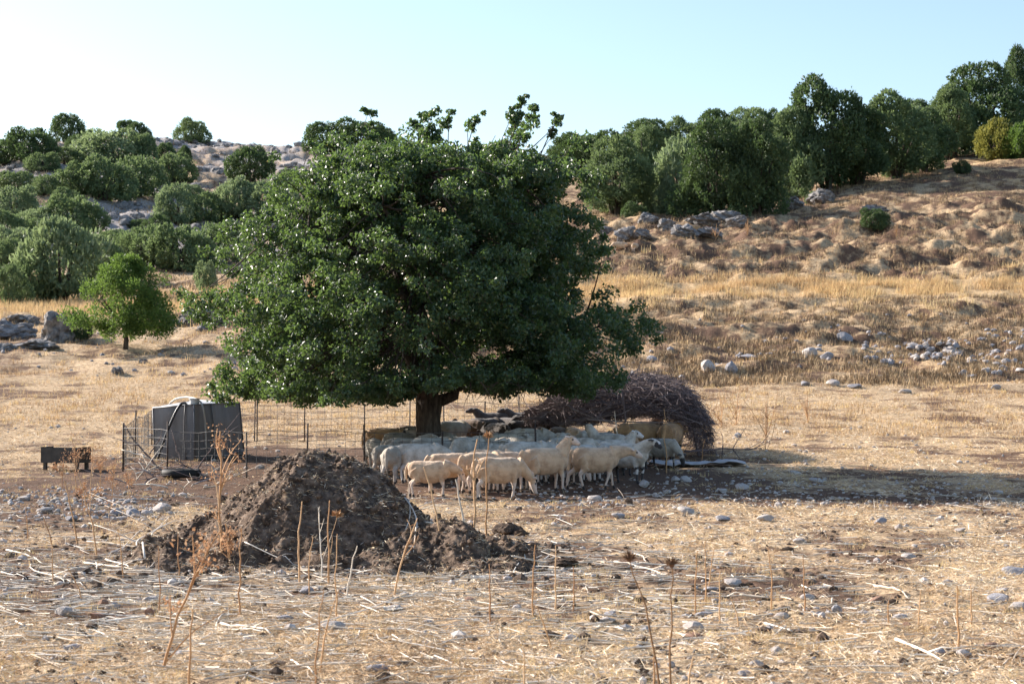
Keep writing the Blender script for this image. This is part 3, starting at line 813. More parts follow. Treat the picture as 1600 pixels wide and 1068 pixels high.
def stone(name, px, py, wpx, hpx, mat, label, cat, group=None, var=0, crag=False, d=None):
    p = G(px, py) if d is None else on(px, d); s = F_PX / p[1]
    pool = CRAGS if crag else STONES
    key = (crag, var % len(pool), mat)
    if key not in _stone_cache: _stone_cache[key] = shade_copy(pool[var % len(pool)], MAT[mat])
    o = bpy.data.objects.new(name, _stone_cache[key]); COL.objects.link(o)
    w, h = wpx / s / 1.55, hpx / s / 1.3
    o.scale = (w, w * .85, h); o.rotation_euler = (.12 * math.sin(px), .12 * math.cos(px * 1.7), px * 1.3)
    o.location = (p[0], p[1], p[2] + h * .30)
    return tag(o, label, cat, group)

GB = "grey boulders at the foot of the left hill"
for k, (px, py, w, h, lab) in enumerate([
    (88, 533, 62, 54, "tall pointed grey boulder on the edge of the pasture"),
    (20, 530, 84, 32, "long low grey boulder beside the pointed one"),
    (56, 545, 66, 20, "flat grey slab in front of the pointed boulder"),
    (22, 506, 46, 20, "small grey rock behind the long low boulder"),
    (6, 548, 40, 16, "flat grey stone at the edge under the long low boulder"),
    (50, 505, 22, 14, "little grey rock between the pointed boulder and the gold grass"),
    (110, 512, 26, 22, "dark grey rock leaning on the side of the pointed boulder"),
    (300, 506, 44, 30, "grey boulder between the bright green tree and the big tree"),
    (334, 505, 34, 36, "upright grey boulder almost touching the big tree's leaves"),
    (318, 516, 22, 14, "small grey rock under the upright boulder"),
    (262, 508, 28, 18, "dark low rock beside the bright green tree"),
    (182, 583, 18, 12, "pale round stone alone below the bright green tree"),
    (222, 568, 16, 10, "small pale stone on the slope below the boulders"),
    (350, 484, 20, 14, "small rock on the grassy rise beside the big tree")]):
    stone("boulder", px, py, w, h, 'limestone', lab, "boulder", GB, k, True)
GO = "rocks of the outcrop under the ridge trees"
for k, (px, py, w, h, lab) in enumerate([
    (1010, 350, 30, 20, "upper craggy rock of the outcrop under the oval ridge tree"),
    (975, 372, 34, 22, "craggy rock behind the two resting sheep"),
    (1004, 372, 34, 18, "flat rock of the outcrop beside the resting sheep"),
    (1040, 360, 36, 22, "rock in the middle of the outcrop"),
    (1066, 368, 40, 20, "pale rock beside the lone tan sheep"),
    (1100, 352, 46, 22, "broad pale rock behind the lone tan sheep"),
    (1130, 345, 46, 24, "craggy mound of rock under the dark rounded tree"),
    (1110, 370, 40, 16, "low rock before the craggy mound"),
    (1152, 350, 30, 16, "small rock at the end of the outcrop"),
    (1285, 318, 44, 26, "rock mound under the tallest ridge tree"),
    (1240, 325, 34, 22, "dark rock between the stems of the ridge trees"),
    (948, 366, 24, 18, "rock half hidden by the big tree's leaves"),
    (1365, 330, 40, 12, "flat pale rock in the bare patch below the ridge trees"),
    (1376, 346, 36, 12, "low pale rock above the lone dark bush")]):
    stone("craggy_rock", px, py, w, h, 'limestone', lab, "rock", GO, k + 2, True)
GP = "scree on the left hillside"
rng = np.random.RandomState(3)
g = Geo()
def scatter_rocks(g, X, Y, S, rng, pool, dz=.3, colr=None):
    for x, y, s in zip(X, Y, S):
        me = pool[rng.randint(len(pool))]
        V = me['V'] * s * np.array([1, rng.uniform(.7, 1), rng.uniform(.6, 1)])
        a = rng.uniform(0, 6.28); ca, sa = math.cos(a), math.sin(a)
        V = np.stack([V[:, 0] * ca - V[:, 1] * sa + x, V[:, 0] * sa + V[:, 1] * ca + y, V[:, 2] + float(H(x, y)) + dz * s], -1)
        g.add(V, None, me['F'])
def low_rock(seed):
    rng_ = np.random.RandomState(seed)
    bm = bmesh.new(); bmesh.ops.create_icosphere(bm, subdivisions=1, radius=1.0)
    V = np.array([v.co[:] for v in bm.verts]); F = np.array([[v.index for v in f.verts] for f in bm.faces]); bm.free()
    V = V * (1 + .35 * rng_.rand(len(V), 1)) * np.array([1, .8, .65])
    return {'V': V, 'F': F}
LOWR = [low_rock(k) for k in range(6)]
def frustum_pts(n, d0, d1, u0, u1, rng, power=0.0):
    t = rng.rand(n); d = np.exp(math.log(d0) + t * (math.log(d1) - math.log(d0)))
    u = rng.uniform(u0, u1, n); return (u - 800) / F_PX * d, d, u
X, Y, U = frustum_pts(1500, 118, 262, -100, 560, rng)
ok = (fbm(X * .06, Y * .05, 3) + .25 * rng.normal(size=len(X))) > -.05
scatter_rocks(g, X[ok], Y[ok], rng.uniform(.15, .75, ok.sum()), rng, LOWR)
tag(g.build("hillside_scree", MAT['limestone']), "pale broken limestone scattered over the hill", kind="stuff")
g = Geo()
X, Y, U = frustum_pts(420, 62, 82, -60, 1700, rng)
ok = (U > 620) | (rng.rand(len(U)) < .5)
scatter_rocks(g, X[ok], Y[ok], rng.uniform(.04, .14, ok.sum()) , rng, LOWR)
X, Y, U = frustum_pts(160, 68, 76, 1350, 1640, rng)
scatter_rocks(g, X, Y, rng.uniform(.06, .17, len(X)), rng, LOWR)
tag(g.build("slope_pebbles", MAT['stone_grey']), "small grey stones strewn over the slope", kind="stuff")
g = Geo()
X, Y, U = frustum_pts(3600, 8.5, 48, -80, 1700, rng)
k1 = (perlin(X * .5, Y * .5) + .3 * rng.normal(size=len(X))) > -.25
scatter_rocks(g, X[k1], Y[k1], (rng.gamma(1.8, .006, k1.sum()) + .006) * (0.6 + Y[k1] / 30), rng, LOWR)
X, Y, U = frustum_pts(650, 26.5, 33, 780, 1650, rng)
scatter_rocks(g, X, Y, rng.uniform(.012, .04, len(X)), rng, LOWR)
X, Y, U = frustum_pts(500, 24, 31, -60, 260, rng)
scatter_rocks(g, X, Y, rng.uniform(.015, .05, len(X)), rng, LOWR)
tag(g.build("pebbles", MAT['stone']), "small stones lying all over the pasture", kind="stuff")

ST = [ # px, py, w, h, material, label
 (252, 800, 30, 18, 'stone', "largest pale stone beside the foot of the dirt heap"),
 (228, 806, 24, 14, 'stone', "pale pinkish stone next to the largest one by the dirt heap"),
 (208, 806, 22, 16, 'stone_grey', "grey stone second from the largest one by the dirt heap"),
 (182, 803, 18, 12, 'stone_grey', "small grey stone in the row before the dirt heap"),
 (160, 806, 20, 14, 'stone_grey', "grey stone with a sharp top in the row before the dirt heap"),
 (112, 812, 16, 11, 'stone_grey', "dark stone at the foot of the tall leaning stalk"),
 (70, 800, 22, 12, 'stone', "pale stone in the stony patch below the trough"),
 (38, 782, 24, 10, 'stone', "flat pale stone in the stony patch below the trough"),
 (98, 958, 28, 16, 'stone', "pale blue grey stone in the straw near the bottom edge"),
 (162, 946, 16, 16, 'stone_red', "pinkish stone, the upright one of a pair in the straw"),
 (177, 950, 22, 12, 'stone', "wide flat stone, the low one of a pair in the straw"),
 (155, 968, 26, 17, 'stone_red', "pinkish stone just below the pair in the straw"),
 (88, 940, 26, 9, 'stone_grey', "dark flat stone above the pale blue grey one"),
 (235, 940, 24, 14, 'stone', "pale pointed stone among white canes before the heap"),
 (235, 960, 18, 14, 'stone_red', "brownish stone just below the pale pointed one"),
 (113, 1014, 28, 12, 'stone_grey', "grey flat stone near the bottom corner"),
 (520, 985, 36, 22, 'stone', "big pale angular stone lying below the middle stalks"),
 (478, 925, 22, 12, 'stone_grey', "grey stone among canes below the heap"),
 (445, 968, 30, 13, 'stone_grey', "dark grey stone left of the big pale angular one"),
 (617, 952, 18, 11, 'stone', "pale stone under the forked stalk"),
 (590, 1046, 30, 14, 'stone_grey', "grey stone at the bottom edge under the angular stone"),
 (670, 975, 20, 10, 'stone_grey', "low grey stone in the straw below the middle"),
 (735, 940, 22, 11, 'stone_red', "reddish stone below the brown clods"),
 (1085, 985, 30, 22, 'stone', "pale cube-like stone in the straw close to the thistles"),
 (1082, 994, 26, 10, 'stone_red', "brown flat stone leaning on the pale cube-like one"),
 (1145, 914, 28, 15, 'stone', "rounded pale stone by a fallen cane behind the thistles"),
 (1112, 922, 22, 9, 'stone_grey', "low grey stone next to the rounded pale one"),
 (1100, 962, 28, 12, 'stone_grey', "grey flat stone between thistles and the cube-like stone"),
 (950, 972, 26, 12, 'stone', "pale low stone beside the first thistle stem"),
 (955, 962, 20, 10, 'stone_grey', "grey low stone beside the first thistle stem"),
 (1212, 1020, 20, 14, 'stone', "pale little stone low in the straw field"),
 (1182, 1043, 22, 16, 'stone', "pale blue stone near the bottom edge beyond the thistles"),
 (1162, 1056, 20, 16, 'stone_grey', "grey stone at the bottom edge beyond the thistles"),
 (1220, 965, 22, 14, 'stone', "pale stone at the end of a short white cane"),
 (1262, 935, 22, 13, 'stone', "pale rounded stone in the middle of the straw field"),
 (1308, 957, 18, 16, 'stone_grey', "grey upright stone in the middle of the straw field"),
 (1370, 942, 24, 14, 'stone_red', "reddish stone at the centre of the straw field"),
 (1405, 966, 28, 11, 'stone', "long pale stone below the reddish one"),
 (1418, 980, 14, 11, 'stone_red', "small round red stone beside the long pale one"),
 (1560, 940, 34, 20, 'stone_grey', "dark blue grey stone at the far side of the straw field"),
 (1592, 952, 30, 18, 'stone', "pale stone cut by the edge below the dark one"),
 (1585, 896, 34, 16, 'stone_grey', "flat grey stone at the edge above the dark one"),
 (1565, 926, 26, 10, 'stone', "pale flat stone just above the dark blue grey one"),
 (1507, 1024, 24, 14, 'stone', "pale stone beside red soil near the bottom corner"),
 (1545, 1012, 28, 12, 'stone_red', "brown red stone beside red soil near the bottom corner"),
 (1472, 1022, 20, 12, 'stone_grey', "grey stone at the edge of the red soil near the bottom corner"),
 (966, 808, 22, 12, 'stone_grey', "dark grey stone just outside the tree's shadow"),
 (1072, 800, 26, 14, 'stone', "pale sloping stone on the edge of the tree's shadow"),
 (930, 782, 20, 14, 'stone', "white stone at the lit edge of the tree's shadow"),
 (1006, 760, 18, 13, 'stone', "white stone beside the hoof of the black faced sheep"),
 (1072, 752, 18, 12, 'stone', "pale stone alone in the tree's shadow"),
 (1160, 764, 22, 13, 'stone', "pale bluish stone deeper in the tree's shadow"),
 (1055, 752, 16, 11, 'stone', "smaller pale stone next to the shadow's lone stone"),
 (1130, 768, 14, 9, 'stone', "little stone left of the pale bluish shaded one"),
 (1275, 752, 20, 9, 'stone', "flat stone in the thin far part of the shadow"),
 (1242, 740, 18, 8, 'stone', "tiny pale stone in the thin far part of the shadow"),
 (1128, 812, 24, 10, 'stone_grey', "flat grey stone in sunlit straw below the shadow"),
 (1196, 812, 28, 12, 'stone', "pale flat stone in sunlit straw below the shadow"),
 (1376, 818, 22, 14, 'stone_grey', "blue grey stone alone on the red soil"),
 (1405, 826, 14, 10, 'stone', "small pale stone near the blue grey one on the red soil"),
 (1500, 830, 18, 9, 'stone', "pale flat stone on sunlit straw near the edge"),
 (1420, 872, 22, 13, 'stone', "rounded pale stone in sunlit straw above the field"),
 (1060, 830, 16, 8, 'stone_grey', "low grey stone in sunlit straw below the tree's shadow"),
 (1250, 848, 24, 9, 'stone', "low pale stone in the pale straw tufts"),
]
for k, (px, py, w, h, mt, lab) in enumerate(ST):
    stone("stone", px, py, w, h, mt, lab, "stone", None, k)
SL = [ # larger stones of the slope
 (1265, 558, 28, 18, "grey stone high on the slope, beside a dark bush tuft"), (1292, 560, 20, 14, "darker grey stone next to it on the slope"),
 (1320, 532, 24, 18, "grey stone with a green tuft on the upper slope"), (1300, 602, 20, 13, "pale round stone low on the slope"),
 (1258, 602, 14, 10, "small pale stone beside the round one low on the slope"), (1335, 605, 22, 9, "flat pale stone low on the slope"),
 (1414, 614, 18, 10, "white stone at the bottom of the slope"), (1556, 608, 14, 10, "pale stone near the gold strip at the slope's foot"),
 (1020, 565, 22, 12, "white stone above the brushwood"), (1108, 580, 30, 24, "brown grassy boulder above the brushwood"),
 (1144, 580, 22, 20, "grey upright stone beside the grassy boulder"), (1170, 560, 30, 10, "low grey stone on the slope above the brushwood")]
for k, (px, py, w, h, lab) in enumerate(SL):
    stone("stone", px, py, w, h, 'stone_grey' if k % 3 else 'stone', lab, "stone", "stones on the far slope", k)
rng2 = random.Random(8)
for k in range(46):
    if k < 26: px, py = rng2.gauss(1465, 26), rng2.gauss(548, 9)
    else: px, py = rng2.uniform(1495, 1600), rng2.gauss(570, 9)
    stone("stone", px, py, rng2.uniform(8, 17), rng2.uniform(6, 11), 'stone' if k % 3 else 'stone_grey',
          "grey stone in the loose heap high on the far slope" if k < 26 else "grey stone in the loose band beside the slope's stone heap",
          "stone", "stones heaped on the far slope" if k < 26 else "stones of the loose band on the far slope", k)

# ------------------------------------------------------------------ manure heap
HX = lambda px, d: (px - 800) / F_PX * d
HP = [(215, 0), (240, .08), (300, .28), (360, .52), (400, .70), (440, .91), (465, 1.0), (500, 1.0), (545, .93), (585, .78), (625, .58), (660, .38), (690, .24), (740, .16), (810, .10), (880, 0)]
HPX = np.array([HX(p, 18.9) for p, _ in HP]); HPZ = np.array([h for _, h in HP])
def heap_h(X, Y):
    X = np.asarray(X, float); Y = np.asarray(Y, float)
    Y0 = Y
    Y = Y + .28 * perlin(X * 1.3 + 2, X * 0 + .5) + .14 * perlin(X * 4.1, Y * .8)
    h = np.interp(X, HPX, HPZ)
    w = 1.1 + .75 * np.clip(h, 0, 1)
    f = np.clip(1 - np.abs((Y - 18.95) / w) ** 1.7, 0, 1)
    z = h * f
    def hump(px, d, r, a, ry=None):
        x0 = HX(px, d); return a * np.exp(-(((X - x0) / r) ** 2 + ((Y - d) / (ry or r)) ** 2) ** 1.4)
    z = np.maximum(z, hump(706, 17.9, .34, .40, .45)); z = np.maximum(z, hump(655, 17.8, .3, .26, .4)); z = np.maximum(z, hump(795, 17.9, .22, .19)); z = np.maximum(z, hump(770, 17.3, .45, .10))
    z = np.maximum(z, hump(600, 17.6, .4, .18)); z = np.maximum(z, hump(270, 18.2, .4, .22)); z = np.maximum(z, hump(420, 17.5, .7, .20, .35))
    sk = np.interp(X, HPX, np.minimum(HPZ * 1.2, .5)) * .26 * np.clip(1 - np.abs((Y - 18.6) / 2.35) ** 3, 0, 1)
    sk = sk * smooth(-.35, .25, perlin(X * 2.4 + 9, Y0 * 2.4)) 
    z = np.maximum(z, sk)
    m = smooth(0.0, .12, z)
    n = .055 * fbm(X * 1.8, Y * 1.8, 3, .5) + .030 * np.abs(perlin(X * 5, Y * 5 + 3)) + .022 * perlin(X * 12, Y * 12) + .016 * perlin(X * 26, Y * 26)
    return z + m * n - .03 * (1 - m)
def manure():
    rng = np.random.RandomState(4)
    root = empty("manure_heap", (HX(500, 18.9), 18.9, 0)); tag(root, "big dark brown heap of old manure and earth in front of the pen", "heap")
    ox, oy = root.location.x, root.location.y
    xs = np.linspace(HPX[0] - .2, HPX[-1] + .1, 380); ys = np.linspace(15.9, 21.2, 330)
    X, Y = np.meshgrid(xs, ys); Z = heap_h(X, Y) + H(X, Y)
    i = np.arange(len(ys) - 1)[:, None] * len(xs); j = np.arange(len(xs) - 1)[None, :]
    q = np.stack([i + j, i + j + 1, i + len(xs) + j + 1, i + len(xs) + j], -1).reshape(-1, 4)
    Geo().add(np.stack([X - ox, Y - oy, Z], -1).reshape(-1, 3), q).build("mound", MAT['manure'], root, True)
    g = Geo(); n = 4200
    X = rng.uniform(xs[0], xs[-1], n); Y = rng.uniform(15.9, 20.2, n); h = np.maximum(heap_h(X, Y), 0); ok = (h > .03) | ((rng.rand(n) < .3) & (Y > 15.9))
    X, Y, h = X[ok], Y[ok], h[ok]; Zg = H(X, Y)
    for x, y, zz in zip(X, Y, h + Zg):
        me = LOWR[rng.randint(6)]; s = rng.gamma(1.6, .007) + .005
        V = me['V'] @ np.linalg.qr(rng.normal(size=(3, 3)))[0] * s
        g.add(V + [x - ox, y - oy, zz + s * .3], None, me['F'])
    tag(g.build("clods", MAT['manure'], root), kind="stuff")
    n = 20000; X = rng.uniform(xs[0], xs[-1], n); Y = rng.uniform(16.6, 20.4, n); h = heap_h(X, Y)
    ok = (h > .0) & (perlin(X * 3, Y * 3) + rng.normal(size=n) * .4 > .05); X, Y, h = X[ok], Y[ok], h[ok]
    P = np.stack([X - ox, Y - oy, h + H(X, Y) + .012], -1)
    D = rng.normal(size=P.shape); D[:, 2] *= .35
    v, q = leaves(P, D, rng.uniform(.03, .11, len(P)), rng.uniform(.003, .008, len(P)), rng)
    tag(Geo().add(v, q, None, np.repeat(rng.rand(len(P)), 4)[:, None].repeat(3, 1)).build("straw_bits", MAT['straw'], root, False, True), kind="stuff")
manure()

# ------------------------------------------------------------------ tank, hoses, trough
def tank():
    # corners of the tilted sheet-metal tank (world): front-left, front-right, back-right, back-left
    A = at(242, 716, 38.5); B = at(304, 719, 38.0); C = at(381, 703, 39.9)
    A[2] = float(H(A[0], A[1])) - .02; B[2] = float(H(B[0], B[1])) - .03
    Dd = A + (C - B)
    At = at(239, 637, 38.5); Bt = at(303, 632, 38.0); Ct = at(374, 629, 39.9)
    Ct2 = at(357, 621, 40.2)
    Dt = At + (Ct - Bt) * .95; Dt[2] = Ct[2] + .05
    org = (A + C) / 2
    root = empty("water_tank", tuple(org)); tag(root, "dented grey sheet metal water tank standing tilted at the corner of the pen", "tank")
    def panel(name, quad, mat, nx=14, ny=10, bulge=.03, seed=1):
        a, b, c, d = [np.asarray(p) - org for p in quad]
        u, v = np.meshgrid(np.linspace(0, 1, nx), np.linspace(0, 1, ny))
        u3, v3 = u[..., None], v[..., None]
        P = a * (1 - u3) * (1 - v3) + b * u3 * (1 - v3) + c * u3 * v3 + d * (1 - u3) * v3
        n = nrm(np.cross(b - a, d - a)); edge = (np.sin(u * math.pi) * np.sin(v * math.pi)) ** .5
        P = P + n * (edge * (bulge + .03 * fbm(u * 2.5 + seed, v * 2.5, 2)))[..., None]
        i = np.arange(ny - 1)[:, None] * nx; j = np.arange(nx - 1)[None]
        q = np.stack([i + j, i + j + 1, i + nx + j + 1, i + nx + j], -1).reshape(-1, 4)
        return Geo().add(P.reshape(-1, 3), q).build(name, mat, root, True)
    panel("side_panel", (A, B, Bt, At), MAT['tank'], seed=1)
    panel("side_panel", (B, C, Ct, Bt), MAT['tank'], seed=4)
    panel("side_panel", (C, Dd, Dt, Ct), MAT['tank'], seed=7)
    panel("side_panel", (Dd, A, At, Dt), MAT['tank'], seed=9)
    panel("tank_top", (At, Bt, Ct, Dt), MAT['tank_top'], bulge=.05, seed=12)
    panel("tank_bottom", (A, B, C, Dd), MAT['tank'], bulge=0, seed=12)
    g = Geo()
    for a, b in ((A, At), (B, Bt), (C, Ct), (At, Bt), (Bt, Ct), (Ct, Dt), (Dt, At), (A, B), (B, C)):
        tube(g, np.array([a - org, b - org]), .018, 6)
    g.build("edge_rim", MAT['tank'], root, True)
    for fa, fb, ta, tb in ((A, B, At, Bt), (B, C, Bt, Ct)):
        for f_ in ((.8,) if fa is A else (.35,)):
            p0 = fa + (fb - fa) * f_ - org; p1 = ta + (tb - ta) * f_ - org; nn = nrm(np.cross(fb - fa, ta - fa)) * .045
            g = Geo(); tube(g, np.linspace(p0 + nn * .4, p1 + nn * .4, 6) + nn * np.sin(np.linspace(0, math.pi, 6))[:, None], .012, 6); g.build("seam", MAT['tank'], root, True)
    g = Geo(); f = Bt + (Ct - Bt) * .12 + (Dt - Ct) * .12 - org
    tube(g, np.array([f + [0, 0, .0], f + [0, 0, .10]]), .10, 14); tube(g, np.array([f + [0, 0, .10], f + [0, 0, .12]]), .12, 14)
    g.build("filler_cap", MAT['tank_top'], root, False)
    # supports under the raised end
    for q_ in (C, Dd):
        g = Geo(); p = q_ - org; gz = float(H(q_[0], q_[1])) - org[2]
        if p[2] - gz > .03: tube(g, np.array([[p[0] * .9, p[1] * .9, gz - .03], [p[0] * .9, p[1] * .9, p[2] - .01]]), .09, 8); g.build("support_block", MAT['stone_grey'], root)
    # hoses
    o = np.array([B[0], B[1], 0])
    e = at(246, 715, 37.85); e[2] = float(H(e[0], e[1])) + .02
    P = [at(294, 636, 38.4), at(290, 629, 38.1), at(283, 630, 37.95), at(275, 642, 37.9), at(266, 662, 37.85), at(256, 688, 37.85), e]
    def sm(P, n=5):
        P = np.array(P); t = np.arange(len(P)); tt = np.linspace(0, len(P) - 1, n * len(P))
        Q = np.stack([np.interp(tt, t, P[:, k]) for k in range(3)], -1)
        for _ in range(3): Q[1:-1] = (Q[:-2] + 2 * Q[1:-1] + Q[2:]) / 4
        return Q
    g = Geo(); tube(g, sm(P) - o, .026, 8)
    h = g.build("water_hose", MAT['hose_black'], None, True); h.location = o; tag(h, "black rubber hose hanging in an arc down the face of the metal tank", "hose")
    P = [at(262, 636, 39.6), at(266, 629, 39.4), at(276, 622, 39.2), at(292, 619.5, 39), at(308, 623, 38.6), at(315, 629, 38.2), at(318, 640, 38.15), at(321, 662, 38.2), at(322, 700, 38.25)]
    g = Geo(); tube(g, sm(P) - o, .02, 8)
    h = g.build("water_hose", MAT['hose_pale'], None, True); h.location = o; tag(h, "pale thin hose looping over the top of the metal tank", "hose")
tank()

def trough():
    p = G(103, 734); root = empty("feed_trough", p, -.32); tag(root, "low dark metal feed trough on short legs outside the pen", "trough")
    k = F_PX / p[1]; L = 66 / k; w = .42; h0, h1 = .14, .42
    g = Geo()
    def box(g, x0, x1, y0, y1, z0, z1):
        v = [(x, y, z) for z in (z0, z1) for y in (y0, y1) for x in (x0, x1)]
        g.add(v, [[0, 2, 3, 1], [4, 5, 7, 6], [0, 1, 5, 4], [1, 3, 7, 5], [3, 2, 6, 7], [2, 0, 4, 6]])
    t = .015
    for nm, b in (("side_panel", (-L / 2, L / 2, -w / 2, -w / 2 + t, h0, h1)), ("side_panel", (-L / 2, L / 2, w / 2 - t, w / 2, h0, h1)),
                  ("end_panel", (-L / 2 - t, -L / 2 - .002, -w / 2, w / 2, h0, h1 + .02)), ("end_panel", (L / 2 + .002, L / 2 + t, -w / 2, w / 2, h0, h1 + .02))):
        g = Geo(); box(g, *b); g.build(nm, MAT['trough'], root)
    g = Geo(); box(g, -L / 2 + .01, L / 2 - .01, -w / 2 + .02, w / 2 - .02, h0 + .004, h0 + .03); g.build("trough_floor", MAT['trough_in'], root)
    g = Geo(); box(g, -L / 2 + .01, L / 2 - .01, w / 2 - .03, w / 2 - .018, h0 + .03, h1 - .01); g.build("inner_lining", MAT['trough_in'], root)
    for sx in (-1, 1):
        for sy in (-1, 1):
            g = Geo(); x = sx * (L / 2 - .06); y = sy * (w / 2 - .04); box(g, x - .03, x + .03, y - .03, y + .03, -.06, h0 - .002); g.build("leg", MAT['trough'], root)
trough()

# ------------------------------------------------------------------ wire fence of the pen
def fence(name, label, pts, hgt, post_px=None, dx=.16, rows=(0.03, .13, .24, .36, .49, .63, .78), lean=0.0):
    """pts: list of (px, d) along the ground."""
    W = [on(px, d) for px, d in pts]
    org = W[0].copy()
    root = empty(name, tuple(org)); tag(root, label, "fence")
    for k, p in enumerate(W):
        g = Geo(); b = p - org; hh = hgt * (1.14 + .12 * math.sin(k * 2.3))
        tube(g, np.array([b + [0, 0, -.1], b + [.03 * math.sin(k * 3), .02, hh]]), .016, 6); g.build("post", MAT['post'], root, True)
    g = Geo()
    for a, b in zip(W[:-1], W[1:]):
        L = np.linalg.norm(b - a); n = max(2, int(L / dx))
        t = np.linspace(0, 1, n + 1)[:, None]
        line = a + (b - a) * t; line[:, 2] = H(line[:, 0], line[:, 1])
        sag = .03 * np.sin(t[:, 0] * math.pi * 2 + a[0]); wob = .03 * perlin(line[:, 0] * 1.4, line[:, 1])
        dirn = nrm((b - a)[:2]); nrmv = np.array([-dirn[1], dirn[0], 0])
        for r in rows:
            P = line - org + np.array([0, 0, 1.0]) * (r / .78 * hgt - sag * .6 * r)[:, None] + nrmv * (wob * (1 + r))[:, None]
            tube(g, P, .0042 if r != rows[-1] else .0055, 4, cap=False)
        for i in range(n + 1):
            P = np.array([line[i] - org + np.array([0, 0, 1.0]) * (r / .78 * hgt - sag[i] * .6 * r) + nrmv * wob[i] * (1 + r) for r in rows])
            tube(g, P, .0034, 4, cap=False)
    g.build("wire_mesh", MAT['wire'], root)
    return root
fence("wire_fence", "square mesh wire fence running in front of the tank and the packed sheep", [(193, 35.0), (262, 34.2), (386, 33.6), (480, 33.5), (570, 33.4), (690, 33.1), (838, 33.0)], .80)
fence("wire_fence", "wire fence along the back of the pen between the tank and the brushwood", [(402, 44.6), (476, 44.8), (570, 45.2), (640, 45.4), (694, 45.6), (757, 45.8), (812, 45.6), (868, 45.2)], .86)
fence("wire_fence", "short wire fence closing the pen beside the tank", [(193.5, 35.15), (212, 39.0), (238, 43.2), (398, 44.6)], .80)

# loose poles and dead branches against the fence corner
def pole(px0, py0, px1, py1, d0, d1, r, label, mat='twig', name="fallen_branch", forks=3, seed=1, cat="branch", group=None):
    rng = np.random.RandomState(seed)
    a = at(px0, py0, d0); b = at(px1, py1, d1)
    g = Geo(); mid = (a + b) / 2 + rng.normal(size=3) * np.linalg.norm(b - a) * .05
    P = bez(a, mid, b, 9) + np.vstack([np.zeros(3), rng.normal(size=(7, 3)) * r * .7, np.zeros(3)])
    org = P[0].copy()
    col = lambda: np.full(3, rng.uniform(.1, .9))
    tube(g, P - org, np.linspace(r, r * .45, 9), 6, col())
    for k in range(forks):
        i = rng.randint(3, 8); L = np.linalg.norm(b - a) * rng.uniform(.15, .4)
        q = P[i] + (nrm(b - a) + nrm(rng.normal(size=3)) * .8) * L
        tube(g, bez(P[i], (P[i] + q) / 2 + rng.normal(size=3) * L * .1, q, 5) - org, np.linspace(r * .5, r * .2, 5), 5, col())
    o = g.build(name, MAT[mat], None, True, True); o.location = org
    return tag(o, label, cat, group)
pole(262, 742, 194, 662, 34.6, 35.0, .022, "dark bare branch leaning on the corner post of the pen", forks=2, seed=2)
pole(234, 709, 254, 669, 35.2, 34.8, .014, "thin dark branch upright before the tank's edge", forks=2, seed=3)
pole(283, 722, 268, 672, 34.6, 34.4, .014, "thin dark stick upright before the tank's face", forks=1, seed=13)
pole(304, 742, 352, 674, 34.2, 33.9, .016, "forked dead branch rising before the tank's lower corner", forks=4, seed=5)
pole(232, 716, 190, 702, 34.0, 34.2, .02, "pale broken stick caught in the fence corner", 'cane', forks=1, seed=6)
pole(176, 784, 236, 722, 32.0, 33.2, .02, "long pale branch leaning up towards the pen's corner", 'cane', forks=5, seed=7)
pole(310, 745, 346, 728, 33.0, 33.4, .018, "whitish dead branch on the ground by the rubber ring", 'cane', forks=3, seed=8)
pole(268, 736, 292, 728, 33.6, 33.8, .018, "grey dead branch lying under the tank's edge", forks=3, seed=9)
pole(238, 765, 330, 742, 32.0, 33.0, .02, "dark dead branch flat on trampled ground before the pen", forks=4, seed=10)
rngb = random.Random(44)
for k_, (x_, y_) in enumerate([(212, 742), (226, 758), (246, 752), (262, 764), (300, 760), (322, 748), (338, 758), (352, 742), (205, 760), (290, 770), (250, 742), (240, 728), (318, 764), (335, 736)]):
    q_ = G(x_, y_); e_ = q_ + np.array([rngb.uniform(-.7, .7), rngb.uniform(-.3, .3), 0])
    o_ = pole(x_, y_, x_ + 3, y_, q_[1], q_[1], .012, ["dark", "pale", "dark", "dark"][k_ % 4 if k_ % 3 else 1] + " forked dead branch, " + "nearest to the corner post,second from the corner post,third from the corner post,lying beside the rubber basin,in front of the rubber basin,just past the rubber basin,on the heap side of the basin,touching the heap side of the fence,closest to the corner post in front,farthest forward,under the black hose end,right below the tank front,forward of the basin towards the heap,behind the basin against the wire".split(",")[k_] + " before the tank", 'twig' if k_ % 3 else 'cane', forks=0, seed=60 + k_, group="dead branches on the ground before the tank")
    rr_ = np.random.RandomState(80 + k_); g_ = Geo(); L_ = rngb.uniform(.4, .9); a_ = rngb.uniform(0, 6.28)
    e1 = np.array([math.cos(a_) * L_, math.sin(a_) * L_ * .6, rngb.uniform(.05, .3)])
    P_ = bez([0, 0, .02], e1 * .5 + rr_.normal(size=3) * .08, e1, 8); tube(g_, P_, np.linspace(.016, .006, 8), 5, np.full(3, rr_.uniform(.2, 1)))
    for j_ in range(4):
        q2 = P_[rr_.randint(2, 8)]; e2 = q2 + rr_.normal(size=3) * [.22, .15, .1] + [0, 0, .08]
        tube(g_, bez(q2, (q2 + e2) / 2 + rr_.normal(size=3) * .03, e2, 5), np.linspace(.009, .003, 5), 4, np.full(3, rr_.uniform(.2, 1)))
    me_ = g_.mesh("fallen_branch", True, True); me_.materials.append(o_.data.materials[0]); old_ = o_.data; o_.data = me_; bpy.data.meshes.remove(old_); o_.location = q_
